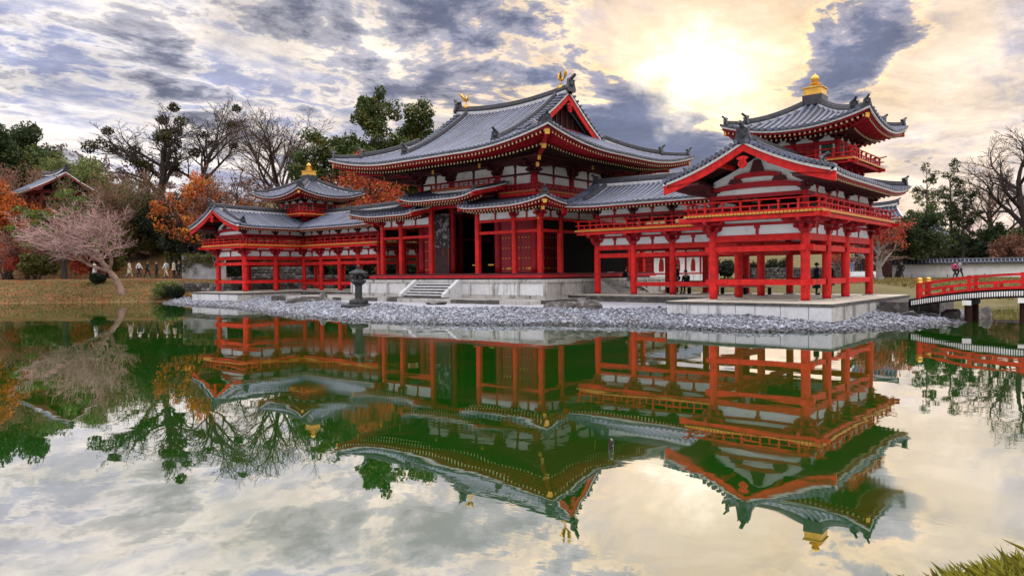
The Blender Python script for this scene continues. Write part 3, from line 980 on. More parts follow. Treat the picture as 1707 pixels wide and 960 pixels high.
    # gilt finial
    T.part('finial_box', MB().box(CX-.47, CX+.47, CY-.47, CY+.47, 10.982, 11.02).box(CX-.43, CX+.43, CY-.43, CY+.43, 11.02, 11.33)
           .box(CX-.49, CX+.49, CY-.49, CY+.49, 11.33, 11.38), GOLD)
    T.part('finial', MB().lathe([(r_*.76, z_*.76) for r_, z_ in [(.30,0),(.34,.08),(.20,.16),(.12,.2),(.36,.25),(.40,.29),(.14,.31),(.11,.38),(.16,.40),(.24,.5),(.27,.6),(.25,.7),(.17,.8),(.07,.88),(.005,.97)]], (CX, CY, 11.38), 20), GOLD, sm=True)
# ------------------------------------------------------------------ the central hall
PEEL = M('peeling_painted_boards', (0.055, 0.040, 0.042), 0.8, var=0.4, scale=6.0, c2=(0.42, 0.40, 0.40), c2s=4.2, c2t=(0.50, 0.58), c2a=0.9, bump=0.3, bscale=18)
REDPEEL = M('worn_red_boards', (0.06, 0.03, 0.03), 0.8, var=0.4, scale=6.0, c2=(0.30, 0.06, 0.045), c2s=2.2, c2t=(0.48, 0.62), c2a=0.85, vstreak=True)

def door_pair(T, p, q, z0, z1, n, leaves=2, mat=None):
    """stud-nailed door leaves between p and q (2-D), n = outward unit"""
    mat = mat or MAROON
    P = Vector((*p, 0)); Q = Vector((*q, 0)); d = (Q-P); L = d.length; d.normalize(); n = Vector((*n, 0))
    for k in range(leaves):
        a = P+d*(L*k/leaves+.015); b = P+d*(L*(k+1)/leaves-.015)
        zz = Vector((0,0,(z0+z1)/2))
        leaf = T.part('door', MB().beam(a+zz, b+zz, .07, z1-z0), mat)
        st = MB(); w = (b-a).length
        for i in range(4):
            for j in range(3):
                c = a+d*(w*(.17+.33*j))+n*.036+Vector((0,0,z0+(z1-z0)*(.10+.27*i)))
                st.lathe([(.062,0),(.055,.02),(.03,.04)], (0,0,0), 8)
                o = len(st.v)-24
                for m in range(o, len(st.v)):
                    x, y, zz_ = st.v[m]
                    r_ = c+d*x+Vector((0,0,1))*y+n*zz_
                    st.v[m] = (r_.x, r_.y, r_.z)
        T.part('door_studs', st, GOLD, leaf, kind='stuff')
        c = a+d*(w*(.80 if k % 2 == 0 else .2))+n*.04+Vector((0,0,z0+(z1-z0)*.10))
        T.part('gilt_fitting', MB().beam(c-d*w*.17, c+d*w*.17, .02, .13), GOLD, leaf)

def phoenix(T, par, p, face):
    """gilt phoenix on a pole; face = unit vector it looks along"""
    f = V3(face); z = Vector((0,0,1)); s = Vector((-f.y, f.x, 0)); p = Vector(p)
    mb = MB()
    def tb(pts, rad, n=8): mb.tube([p+f*a+s*b+z*c for a, b, c in pts], rad, n)
    mb.box(p.x-.16, p.x+.16, p.y-.16, p.y+.16, p.z-.25, p.z+.02)
    tb([(0,.07,0),(.02,.07,.22),(-.04,.07,.36)], [.022,.02,.035], 6)
    tb([(0,-.07,0),(.02,-.07,.22),(-.04,-.07,.36)], [.022,.02,.035], 6)
    tb([(-.26,0,.40),(-.16,0,.42),(0,0,.45),(.13,0,.53),(.19,0,.63),(.17,0,.73),(.19,0,.81),(.26,0,.84)], [.03,.10,.135,.10,.065,.05,.055,.03], 9)
    tb([(.25,0,.84),(.31,0,.83),(.35,0,.79)], [.03,.02,.004], 6)
    tb([(.19,0,.86),(.15,0,.93),(.07,0,.93)], [.03,.02,.006], 5)
    for sg in (-1, 1):
        for k in range(6):
            a = .25+.20*k
            tb([(.02-.03*k, sg*.11, .50), (-.05-.05*k, sg*(.22+.03*k), .56+.05*k), (-.10-.05*k, sg*(.27+.05*k), .72+.045*k)], [.045,.035,.008], 5)
    for k in range(7):
        a = -.9+.3*k
        tb([(-.22,0,.42), (-.36, .05*a, .55+.02*k), (-.42+.02*abs(a), .13*a, .76+.03*(3-abs(k-3))), (-.50, .17*a, .93+.04*(3-abs(k-3)))], [.04,.035,.04,.006], 5)
    return T.part('phoenix_statue', mb, GOLD, par, sm=True)

def make_hall():
    T = Thing('temple_hall', 'two storey red temple hall with sweeping grey tiled roof and stone stairs', 'temple', (0, 0, .5))
    rr = random.Random(5)
    mxs = [-7.12, -5.15, -2.12, 2.12, 5.15, 7.12]
    mys = [-5.91, -3.94, 0.0, 3.94, 5.91]
    ZF = 2.226
    # --- stone base with stairs
    base = T.part('stone_base', MB().box(-8.55, 8.55, -7.36, 7.36, .3, 1.82), STONE)
    for (p, q, n) in (((-8.66,-7.47),(8.66,-7.47),9), ((8.66,-7.47),(8.66,7.47),8), ((-8.66,7.47),(-8.66,-7.47),8)):
        stone_face(T, p, q, .95, 1.665, n, STONEW if n == 9 else STONE, base, rnd=rr, th=.14)
        stone_face(T, p, q, .70, .945, n+2, STONE, base, rnd=rr, th=.10)
        P = Vector((*p, 0)); Q = Vector((*q, 0)); d = (Q-P).normalized(); nn = Vector((d.y, -d.x, 0)); L = (Q-P).length
        for k in range(n):
            a = P+d*(L*k/n+.006)+nn*.0; b = P+d*(L*(k+1)/n-.006)
            T.part('coping_stone', MB().beam(a+Vector((0,0,1.765))-nn*.15, b+Vector((0,0,1.765))-nn*.15, .44, .19), STONE, base)
        for k in range(n+1):
            c = P+d*(L*k/n)+nn*.03
            T.part('stone_post', MB().beam(c+Vector((0,0,.95)), c+Vector((0,0,1.668)), .16, .12, (d.x, d.y, 0)), STONE, base)
    st = T.part('stone_stairs', MB().box(-1.75, 1.95, -8.05, -7.40, .6, .80), STONE)
    for k in range(5):
        z1 = 1.64-.17*k; y0 = -7.74-.27*k
        sp_ = T.part('step', MB().box(-1.68, 1.88, y0-.03, -7.41, z1-.075, z1-.006*rr.random()), STONEW, st)
        T.part('riser', MB().box(-1.67, 1.87, y0+.03, -7.42, z1-.169, z1-.077), CAP, st)
    for x in (-1.98, 1.90):
        T.part('stair_cheek', MB().extrude([(x,-7.40,.72),(x,-7.40,1.86),(x,-7.70,1.86),(x,-9.02,.98),(x,-9.02,.72)], (.28,0,0)), STONEW, st, fix=True)
    T.part('landing_stone', MB().box(-2.3, 2.4, -9.7, -8.85, .66, .80), CAP, st)
    # side stairs on the right of the base
    for k in range(5):
        z1 = 1.64-.15*k; x1 = 9.0+.27*k
        T.part('step', MB().box(8.6, x1, -2.1, 1.2, z1-.145, z1), STONE, st)
    for y in (-2.42, 1.22):
        T.part('stair_cheek', MB().extrude([(8.6,y,.72),(8.6,y,1.86),(8.9,y,1.86),(10.3,y,.98),(10.3,y,.72)], (0,.28,0)), STONE, st, fix=True)
    # --- veranda
    ver = T.part('veranda_floor', MB().box(-7.75, 7.75, -6.55, 6.55, 2.12, ZF), REDX)
    for p, q in (((-7.78,-6.58),(7.78,-6.58)), ((7.78,-6.58),(7.78,6.58)), ((-7.78,6.58),(-7.78,-6.58))):
        T.part('veranda_beam', MB().beam((*p, 2.03), (*q, 2.03), .14, .19), REDD, ver)
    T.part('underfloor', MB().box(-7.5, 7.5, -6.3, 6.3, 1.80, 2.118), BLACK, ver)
    # --- aisle (pent roof) columns: square, the middle pair taller
    lo = shared('column', square_col(.31, ZF, 5.58), RED)
    hi = shared('column', square_col(.33, ZF, 6.75), RED)
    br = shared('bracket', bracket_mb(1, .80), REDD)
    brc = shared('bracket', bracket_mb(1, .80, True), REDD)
    per = [(x, mys[0], 0.0) for x in mxs]+[(7.12, y, PI/2) for y in mys[1:-1]]+[(-7.12, y, -PI/2) for y in mys[1:-1]]+[(x, mys[-1], PI) for x in mxs]
    for x, y, rot in per:
        mid = abs(x) < 3 and y < 0
        T.part('column', hi if mid else lo, None, loc=(x, y, ZF))
        T.part('bracket', brc if abs(x) > 7 and abs(y) > 5 else br, None, loc=(x, y, 6.72 if mid else 5.56), rotz=rot)
        if abs(x) > 7 or not mid:
            T.part('gilt_nail_cover', MB().lathe([(.05,0),(.045,.02),(.02,.03)], n=8), GOLD, loc=(x, y-.158, 5.46)) if False else None
    bays = []
    for k in range(5): bays.append(((mxs[k], -5.91), (mxs[k+1], -5.91), k == 2))
    for k in range(4):
        bays.append(((7.12, mys[k]), (7.12, mys[k+1]), False)); bays.append(((-7.12, mys[k]), (-7.12, mys[k+1]), False))
    for k in range(5): bays.append(((mxs[k], 5.91), (mxs[k+1], 5.91), False))
    for i, (p, q, mid) in enumerate(bays):
        e = .001*(i % 3)
        if mid:
            tie(T, p, q, 6.52, 6.72, .16, REDD)
            T.part('plaster_panel', MB().beam((-1.95, -5.91, 6.84), (1.95, -5.91, 6.84), .05, .2), WOOD)
            continue
        tie(T, p, q, 5.39+e, 5.56+e, .16)
        tie(T, p, q, 4.66+e, 4.84+e, .15)
        frieze(T, p, q, 5.562, 6.03, 2, inset=.14)
        tie(T, p, q, 6.032, 6.14, .14, REDX)
        if i >= 5:
            T.part('transom_boards', MB().beam((*p, 5.12), (*q, 5.12), .05, .55), BLACK)  # black colour here paints in the shade of the aisle
            if p[0] == 7.12 and -4 < p[1] < 3: T.part('side_bay_shade', MB().beam((p[0]-.02, p[1]+.16, 3.44), (q[0]-.02, q[1]-.16, 3.44), .05, 2.40), BLACK)  # added black sheet standing for the deep shade in the side bay
    # gilt caps on the corner column
    for x, y in ((7.12, -5.91), (-7.12, -5.91)):
        T.part('gilt_boss', MB().tube([(x, y-.15, 5.47), (x, y-.21, 5.47)], [.07, .04], 10), GOLD)
        T.part('gilt_boss', MB().tube([(x, y-.62, 6.00), (x, y-.66, 6.00)], [.10, .08], 12), GOLD)
    # --- core: round columns, walls and doors
    cm = shared('core_column', round_col(.25, ZF, 8.45, 20), REDD, sm=True)
    cxs = [-5.15, -2.12, 2.12, 5.15]; cys = [-3.94, 0.0, 3.94]
    core = [(x, y) for x in cxs for y in (-3.94, 3.94)]+[(-5.15, 0), (5.15, 0)]
    for x, y in core:
        T.part('core_column', cm, None, loc=(x, y, ZF))
    for x0, x1 in ((-5.15,-2.12), (2.12,5.15)):
        door_pair(T, (x0+.26, -3.94), (x1-.26 if x0 > 0 else x0+1.0, -3.94), ZF+.05, 4.72, (0,-1), 3 if x0 > 0 else 1)
        tie(T, (x0, -3.94), (x1, -3.94), 4.73, 4.93, .2, REDD)
        T.part('transom_boards', MB().beam((x0, -3.94, 5.6), (x1, -3.94, 5.6), .06, 1.33), MAROON)
    for y0, y1 in ((-3.94, 0), (0, 3.94)):
        for sx, nx in ((5.15, 1), (-5.15, -1)):
            door_pair(T, (sx, y0+.26), (sx, y1-.26), ZF+.05, 4.72, (nx, 0), 4 if sx > 0 else 3, MAROON if y0 < 0 else BLACK)  # rear side doors, and the transoms above, are black to paint in shade
            tie(T, (sx, y0), (sx, y1), 4.73, 4.93, .2, REDD)
            T.part('transom_boards', MB().beam((sx, y0, 5.6), (sx, y1, 5.6), .06, 1.33), BLACK)
    for x0, x1 in zip(cxs[:-1], cxs[1:]):
        T.part('back_wall', MB().beam((x0, 3.94, 4.4), (x1, 3.94, 4.4), .10, 4.3), WOOD)
    tie(T, (-2.12,-3.94), (2.12,-3.94), 6.3, 6.6, .2, REDX)
    # open middle doors: worn painted leaves folded back
    lf = T.part('open_door', MB().box(-3.95, -1.98, -4.42, -4.35, 4.05, 6.35), PEEL, label='tall open door leaf with peeling pale paint')
    T.part('lower_boards', MB().box(-3.95, -1.98, -4.415, -4.345, ZF+.02, 4.047), REDPEEL, lf)
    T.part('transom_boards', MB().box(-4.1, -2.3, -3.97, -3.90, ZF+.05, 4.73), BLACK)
    T.part('open_door', MB().box(1.98, 2.05, -3.9, -2.5, ZF+.05, 6.28), BLACK)
    for x in (-.55, .9):
        T.part('gilt_fitting', MB().box(x, x+.5, -3.62, -3.58, 2.75, 2.84), GOLD)
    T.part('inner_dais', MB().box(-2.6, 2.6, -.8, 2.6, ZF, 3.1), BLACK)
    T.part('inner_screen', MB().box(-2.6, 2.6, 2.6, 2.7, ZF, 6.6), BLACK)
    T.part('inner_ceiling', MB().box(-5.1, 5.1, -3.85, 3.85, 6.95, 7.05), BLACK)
    # --- pent roof round the hall
    proof = T.part('pent_roof', MB().box(-5.2, 5.2, -4.25, -4.05, 6.9, 7.12), REDX)
    A, B = 8.92, 7.72; ZE = 6.26; DM = 3.5
    prof = lambda d: .17*d+.015*d*d
    sls = rect_slopes((0,0), A, B, ZE, prof, .42, 3.2, 3.4, [DM]*4)
    base_zb = sls[0].zb
    fz = lambda s, d: base_zb(s, d) + .14*max(0., 1-abs(abs(s)-2.05)/1.3)**2
    fr = Slope(sls[0].o, (1,0,0), (0,1,0), 2.05, A, DM, fz, prof, 0, 1)
    flt = Slope(sls[0].o, (1,0,0), (0,1,0), -A, -2.05, DM, fz, prof, 1, 0)
    mid_zb = lambda s, d: 7.02 + .30*max(0., 1-(3.4-abs(s))/1.9)**2
    mid = Slope((0,-B), (1,0,0), (0,1,0), -3.4, 3.4, 3.5, mid_zb, prof, 0, 0)
    for nm, sl in (('r', fr), ('l', flt), ('m', mid), ('s1', sls[1]), ('s3', sls[3]), ('s2', sls[2])):
        sheet(T, proof, sl, TILEB, ns=28)
        sheet(T, proof, sl, REDX, name='soffit', z=lambda d: -.20+.06*d, dlim=2.2, d0=.06, nd=3, ns=28)
        if nm in 'rlm' or nm == 's1': tile_rows(T, proof, sl, sp=.33, nd=5)
        trim(T, proof, sl, 'eave_tile_edge', TILER, -.02, .12, .03, -.05)
        trim(T, proof, sl, 'white_eave_board', WEDGE, .03, .08, -.052, -.13)
        trim(T, proof, sl, 'red_eave_board', REDD, .10, .08, -.132, -.20)
        rafters(T, proof, sl, .20, 1.0, -.25, -.20, .085, .10, .25, REDD, CREAM, 'flying_rafters')
        rafters(T, proof, sl, .85, 2.0, -.33, -.22, .085, .10, .25, REDX, CREAM, 'base_rafters')
    for sl, s_, sg in ((fr, 2.05, -1), (flt, -2.05, 1), (mid, 3.4, 1), (mid, -3.4, -1)):
        ov = Vector((sg, 0, 0))
        for nm, mat, z1, z0, y0, th in (('white_verge_board', WEDGE, -.015, -.10, .0, .12), ('bargeboard', RED, -.102, -.36, .04, .10)):
            ss = []
            for d in np.linspace(0, DM-.4, 8):
                p = sl.top(s_, d)-ov*y0; q = p-ov*th
                ss.append([p+Vector((0,0,z1)), p+Vector((0,0,z0)), q+Vector((0,0,z0)), q+Vector((0,0,z1))])
            T.part(nm, MB().strip(ss), mat, proof)
        rp = [sl.top(s_-sg*.30, d, -.02) for d in np.linspace(.5, DM-.2, 7)]
        ridge(T, proof, rp, .24, .24, 'descending_ridge')
        oni(T, proof, rp[0], (0,-1), .34)
    for sl, dd in ((sls[1], (1,-1)), (sls[3], (-1,1)), (sls[0], (-1,-1)), (sls[2], (1,1))):
        p2 = [sl.top(sl.s0+d, d, -.02) for d in np.linspace(.25, DM-.1, 9)]
        ridge(T, proof, p2, .28, .28, 'hip_ridge')
        oni(T, proof, p2[0], dd, .42)
        hr = MB().beam(sl.flat(sl.s0+.22, .22, -.33), sl.flat(sl.s0+2.0, 2.0, -.24), .17, .18)
        T.part('hip_rafter', hr, REDD, proof)
        ddn = Vector((*dd, 0)).normalized()
        for t, z in ((.21, -.33), (.86, -.46)):
            e0 = sl.flat(sl.s0+t, t, z)
            T.part('gilt_rafter_cap', MB().beam(e0, e0+ddn*.06, .20, .22), GOLD, proof)
        T.part('hip_rafter', MB().beam(sl.flat(sl.s0+.88, .88, -.46), sl.flat(sl.s0+2.0, 2.0, -.42), .17, .18), REDD, proof)
    # --- upper storey
    for (p, q, zo) in (((-6.1,-4.9),(-3.1,-4.9),0), ((3.1,-4.9),(6.1,-4.9),0), ((-3.1,-4.95),(3.1,-4.95),.62), ((6.1,-4.9),(6.1,4.9),0), ((-6.1,4.9),(-6.1,-4.9),0), ((6.1,4.9),(-6.1,4.9),0)):
        P = Vector((*p, 0)); Q = Vector((*q, 0)); d = (Q-P).normalized(); n = Vector((d.y, -d.x, 0))
        zf = 7.30+zo
        fl = T.part('balcony_floor', MB().beam(P-n*.35+Vector((0,0,zf-.05)), Q-n*.35+Vector((0,0,zf-.05)), .95, .09), REDX)
        en = MB(); m = int((Q-P).length/.17)
        for j in range(m):
            c = P+d*((Q-P).length*(j+.5)/m)+n*.14+Vector((0,0,zf-.04))
            en.beam(c-n*.03, c+n*.03, .10, .07)
        T.part('floor_board_ends', en, OCHRE, fl, kind='stuff')
        T.part('edge_beam', MB().beam(P+n*.05+Vector((0,0,zf-.20)), Q+n*.05+Vector((0,0,zf-.20)), .14, .20), RED, fl)
        T.part('balcony_skirt', MB().beam(P-n*.1+Vector((0,0,zf-.5)), Q-n*.1+Vector((0,0,zf-.5)), .06, .40), REDD, fl)
        railing(T, [P, Q], zf, h=.44, sp=.85, mat=REDD, ext=.14)
    T.part('balcony_under_boards', MB().beam((-3.05,-5.1,7.62),(3.05,-5.1,7.62), .05, .34), PLAS)
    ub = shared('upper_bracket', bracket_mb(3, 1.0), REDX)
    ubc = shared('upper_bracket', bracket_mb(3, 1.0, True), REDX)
    sides = [((-5.15,-3.94),(5.15,-3.94),cxs,'x',0.0), ((5.15,-3.94),(5.15,3.94),cys,'y',PI/2), ((-5.15,-3.94),(-5.15,3.94),cys,'y',-PI/2), ((-5.15,3.94),(5.15,3.94),cxs,'x',PI)]
    for x, y in core:
        rot = 0.0 if y < -3 else (PI if y > 3 else (PI/2 if x > 0 else -PI/2))
        T.part('upper_bracket', ubc if abs(x) > 5 and abs(y) > 3 else ub, None, loc=(x, y, 8.43), rotz=rot)
        n = Vector((0,-1,0)) if y < -3 else (Vector((0,1,0)) if y > 3 else Vector((1 if x > 0 else -1,0,0)))
        if abs(x) > 5 and abs(y) > 3: n = Vector((x/abs(x), y/abs(y), 0)).normalized()
        k = 1.5 if abs(x) > 5 and abs(y) > 3 else 1.0
        a = Vector((x, y, 9.28)); e = a+n*(1.75*k)-Vector((0,0,.22))
        T.part('tail_rafter', MB().beam(a, e, .16, .20), REDX)
        T.part('gilt_rafter_cap', MB().beam(e, e+n*.04, .19, .27), GOLD)
        if k > 1:
            a2 = a-Vector((0,0,.30)); e2 = a2+n*1.75-Vector((0,0,.2))
            T.part('tail_rafter', MB().beam(a2, e2, .16, .20), REDX)
            T.part('gilt_rafter_cap', MB().beam(e2, e2+n*.04, .19, .27), GOLD)
    for p, q, ls, ax, rot in sides:
        out = Vector((math.sin(rot), -math.cos(rot), 0))
        pts = [(t, p[1]) if ax == 'x' else (p[0], t) for t in ls]
        for a, b in zip(pts[:-1], pts[1:]):
            frieze(T, a, b, 7.90, 8.42, 2, inset=.25, strut=.16)
            tie(T, a, b, 7.72, 7.895, .18, REDD)
            tie(T, a, b, 8.425, 8.56, .16, REDX)
            frieze(T, a, b, 8.565, 9.10, 2, inset=.25, strut=.16, smat=REDX)
            T.part('wall_board', MB().beam((*a, 7.35), (*b, 7.35), .08, .72), REDX)
            tie(T, a, b, 9.10, 9.24, .15, REDX)
        for o, z in ((.45, 9.17), (.9, 9.28), (1.75, 9.26)):
            P = Vector((*p, z))+out*o; Q = Vector((*q, z))+out*o; d = (Q-P).normalized()
            T.part('eave_purlin', MB().beam(P-d*(o+.3), Q+d*(o+.3), .16, .15), REDX)
        # slatted cove between the purlins
        sl = MB(); P = Vector((*p, 0)); Q = Vector((*q, 0)); d = (Q-P).normalized(); m = int((Q-P).length/.2)
        for j in range(m):
            c = P+d*((Q-P).length*(j+.5)/m)
            sl.beam(c+out*.98+Vector((0,0,9.34)), c+out*1.7+Vector((0,0,9.42)), .06, .05)
        T.part('cove_slats', sl, CREAM, kind='stuff')
    # --- main roof
    roof = T.part('main_roof', MB().box(-4.2, 4.2, -1.2, 1.2, 11.5, 12.6), WOOD)
    A, B, Z0, XG, XW = 9.82, 8.60, 9.58, 5.10, 4.35
    prof = lambda d: .287*d+.0258*d*d
    ex = lambda s, d: .40*min(1.0, (abs(s)/5.0))**2*(max(0.0, (d-2.5))/6.1)**1.5
    fdm = lambda s: B-.05 if abs(s) <= XG else A-abs(s)
    sdm = lambda s: A-XW-.02
    ss = rect_slopes((0,0), A, B, Z0, prof, .88, 6.6, 6.0, [fdm, sdm, fdm, sdm], ex)
    for k, sl in enumerate(ss):
        if k in (0, 2):
            for sub in range(1):
                rows = []
                cols = sorted(set(list(np.linspace(-A, A, 61))+[-XG-.001, -XG, XG, XG+.001]))
                for s in cols:
                    lo_, hi_ = 0.0, (B if abs(s) <= XG else A-abs(s))
                    rows.append([sl.top(s, hi_*j/14) for j in range(15)])
                T.part('tile_bed', MB().grid(rows), TILEB, roof, sm=True)
            sl.h0 = sl.h1 = 0                      # the steep part is bounded by fdm itself
        else:
            sheet(T, roof, sl, TILEB, ns=60, nd=10)
        if k in (0, 1): tile_rows(T, roof, sl, sp=.33, nd=11 if k == 0 else 8)
        sl.h0 = sl.h1 = 1
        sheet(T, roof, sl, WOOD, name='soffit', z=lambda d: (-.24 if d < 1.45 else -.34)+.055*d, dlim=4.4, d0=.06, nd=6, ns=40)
        trim(T, roof, sl, 'eave_tile_edge', TILER, -.03, .14, .04, -.07, 48)
        trim(T, roof, sl, 'white_eave_board', WEDGE, .03, .09, -.072, -.165, 48)
        trim(T, roof, sl, 'red_eave_board', REDD, .11, .09, -.167, -.27, 48)
        rafters(T, roof, sl, .24, 1.55, -.33, -.26, .10, .13, .285, REDD, CREAM, 'flying_rafters')
        rafters(T, roof, sl, 1.35, 4.4, -.46, -.20, .10, .12, .285, WOOD, CREAM, 'base_rafters')
    # hips: long ridge, then a lower one to the corner
    for sl, dd in ((ss[0], (-1,-1)), (ss[1], (1,-1)), (ss[2], (1,1)), (ss[3], (-1,1))):
        p2 = [sl.top(sl.s0+d, d, -.02) for d in np.linspace(1.75, 4.6, 12)]
        ridge(T, roof, p2, .36, .42, 'hip_ridge')
        oni(T, roof, p2[0], dd, .58)
        p1 = [sl.top(sl.s0+d, d, -.02) for d in np.linspace(.35, 1.7, 7)]
        ridge(T, roof, p1, .30, .32, 'corner_ridge')
        oni(T, roof, p1[0], dd, .50)
        ddn = Vector((*dd, 0)).normalized()
        T.part('hip_rafter', MB().beam(sl.flat(sl.s0+.30, .30, -.42), sl.flat(sl.s0+1.8, 1.8, -.42), .22, .24), REDD, roof)
        T.part('hip_rafter', MB().beam(sl.flat(sl.s0+1.35, 1.35, -.60), sl.flat(sl.s0+4.2, 4.2, -.38), .22, .24), REDD, roof)
        for t, z in ((.29, -.42), (1.34, -.60)):
            e0 = sl.flat(sl.s0+t, t, z)
            T.part('gilt_rafter_cap', MB().beam(e0, e0+ddn*.07, .26, .30), GOLD, roof)
    # main ridge with raised ends
    zr = lambda x: Z0+prof(B)+ex(x, B)
    rp = [(x, 0, zr(x)-.05) for x in np.linspace(-5.12, 5.12, 25)]
    ridge(T, roof, rp, .52, .52)
    for sg in (-1, 1):
        oni(T, roof, (sg*5.12, 0, zr(5.1)-.02), (sg,0), .78)
        phoenix(T, roof, (sg*4.38, 0, zr(4.38)+.50), (-sg, 0, 0))
        for sl, q in ((ss[0], -1), (ss[2], 1)):
            s_ = sg*4.12*(1 if sl is ss[0] else -1)
            dp = [sl.top(s_, d, -.02) for d in np.linspace(2.25, B-.1, 16)]
            ridge(T, roof, dp, .36, .38, 'descending_ridge')
            oni(T, roof, dp[0], -sl.i, .58)
    # gables
    vt = shared('verge_tile', MB().tube([(0,-.12,0),(0,.50,.01)], .09, 8), TILE)
    for sg in (1, -1):
        ov = Vector((sg, 0, 0))
        T.part('gable_wall', MB().extrude([(sg*XW, -3.3, 11.35), (sg*XW, 3.3, 11.35), (sg*XW, 0, 13.9)], (-sg*.08, 0, 0)), WOOD, roof, fix=True)
        for j in range(7):
            y = -1.8+.6*j; h = 13.75-abs(y)*.80
            T.part('gable_slat', MB().beam((sg*(XW+.05), y, 11.5), (sg*(XW+.05), y, max(11.9, h)), .10, .10), REDX, roof)
        T.part('gable_tie_beam', MB().beam((sg*(XW+.08), -2.6, 11.86), (sg*(XW+.08), 2.6, 11.86), .12, .2), REDD, roof)
        for sl, m in ((ss[0], 1), (ss[2], -1)):
            s_ = sg*XG*m
            for j in range(15):
                d = 3.75+j*(B-3.95)/14
                p = sl.top(s_, d, .10)
                T.part('verge_tile', vt, None, roof, loc=p, rotz=PI/2*sg)
            for nm, mat, z1, z0, y0, th in (('white_verge_board', WEDGE, -.02, -.17, .0, .20), ('bargeboard', RED, -.172, -.62, .06, .12)):
                sc = []
                for d in np.linspace(4.35, B, 14):
                    p = sl.top(s_, d)-ov*y0; q = p-ov*th
                    zl = max(z0, -.20-(d-4.3)*.5) if nm == 'bargeboard' else z0
                    sc.append([p+Vector((0,0,z1)), p+Vector((0,0,zl)), q+Vector((0,0,zl)), q+Vector((0,0,z1))])
                T.part(nm, MB().strip(sc), mat, roof)
        pendant(T, (sg*(XG-.02), 0, 13.50), .68, (sg,0,0), RED, roof)
    return T

# ------------------------------------------------------------------ the tail corridor behind the hall
def make_tail():
    T = Thing('temple_corridor', 'white walled red framed corridor with arched windows running behind the hall', 'corridor', (0, 16, .5))
    x1 = 2.05; ys = [7.2+3.05*k for k in range(8)]
    T.part('stone_base', MB().box(-2.9, 2.9, 6.4, 29.4, .4, 1.35), STONE)
    T.part('floor', MB().box(-2.4, 2.4, 6.6, 29.0, 1.355, 1.95), STONEW)
    colm = shared('column', square_col(.22, 1.95, 4.55), REDD)
    for k, y in enumerate(ys):
        for sx in (1, -1):
            T.part('column', colm, None, loc=(sx*x1, y, 1.95))
    for k in range(7):
        y0, y1 = ys[k], ys[k+1]; m = (y0+y1)/2
        for z0, z1 in ((1.96,2.10), (3.62,3.76), (4.30,4.46)):
            T.part('beam', MB().beam((x1+.01, y0, (z0+z1)/2), (x1+.01, y1, (z0+z1)/2), .13, z1-z0), REDD)
        T.part('plaster_panel', MB().box(x1-.05, x1, y0+.1, y1-.1, 3.76, 4.30), PLAS)
        if k in (1, 2):
            w = T.part('lattice_window', MB().box(x1-.06, x1-.03, y0+.1, y1-.1, 2.1, 3.62), REDX)
            for j in range(9):
                yy = y0+.2+(y1-y0-.4)*j/8
                T.part('window_bar', MB().beam((x1+.01, yy, 2.1), (x1+.01, yy, 3.62), .05, .05), RED, w)
            for zz in (2.45, 2.85, 3.25):
                T.part('window_bar', MB().beam((x1+.03, y0+.1, zz), (x1+.03, y1-.1, zz), .03, .05), RED, w)
        else:
            T.part('plaster_panel', MB().box(x1-.05, x1, y0+.1, y1-.1, 2.1, 3.62), PLAS)
            if k >= 3:
                pl = [(m-.42,2.25),(m+.42,2.25),(m+.40,2.8),(m+.30,3.2),(m+.12,3.42),(m,3.5),(m-.12,3.42),(m-.30,3.2),(m-.40,2.8)]
                w = T.part('arched_window', MB().extrude([(x1+.002, y, z) for y, z in pl], (.06,0,0)), RED, fix=True)
                for j in range(4):
                    yy = m-.27+.18*j
                    T.part('window_bar', MB().beam((x1+.07, yy, 2.3), (x1+.07, yy, 3.2), .03, .04), REDX, w)
    T.part('wall', MB().box(-x1, -x1+.08, 7.0, 28.6, 1.95, 4.5), PLAS)
    roof = T.part('roof', MB().box(-1.8, 1.8, 6.8, 28.8, 4.5, 4.62), WOOD)
    prof = lambda d: .36*d+.03*d*d
    for o, a, i, s0, s1 in (((3.3,0), (0,1,0), (-1,0,0), 6.2, 29.6), ((-3.3,0), (0,-1,0), (1,0,0), -29.6, -6.2)):
        sl = Slope(o, a, i, s0, s1, 3.3, lambda s, d: 4.55, prof)
        sheet(T, roof, sl, TILEB, ns=4)
        trim(T, roof, sl, 'white_eave_board', WEDGE, .03, .08, -.05, -.13)
        if o[0] > 0:
            tile_rows(T, roof, sl, sp=.36, nd=3)
            rafters(T, roof, sl, .2, 1.5, -.2, 0, .09, .1, .3, REDD, CREAM)
    ridge(T, roof, [(0, y, 4.55+prof(3.3)) for y in (6.3, 18, 29.5)], .4, .4)
    return T
# ------------------------------------------------------------------ terrain
SHORE = [(-170,-118),(-60,-36),(-42.2,-19.8),(-38.2,-16.4),(-34.1,-13.0),(-32.6,-10.6),(-30.2,-10.4),(-27.6,-11.6),(-25.4,-12.7),(-18,-13.3),(-12,-14.2),
         (-7,-15.5),(-3.4,-16.6),(2.3,-17.7),(5.5,-18.0),(7.5,-18.2),(11.2,-17.3),(14.4,-15.3),(18,-13.9),(20.8,-14.05),(22.4,-14.2),(23.8,-13.8),(25.9,-12.4),
         (27.2,-9.6),(28.3,-6.6),(28.0,-3),(27.4,2.3),(27.6,7),(28.2,12.0),(29.6,13.0),(34,14.5),(46,13),(60,2),(70,-18),(75,-40),(66,-44),
         (46,-32.5),(38,-32.6),(35.0,-33.2),(33.66,-34.02),(32.86,-35.0),(32.6,-37.4),(30.6,-40.6),(24,-48),(0,-62),(-60,-100),(-170,-160)]
SH = np.array(SHORE, float)

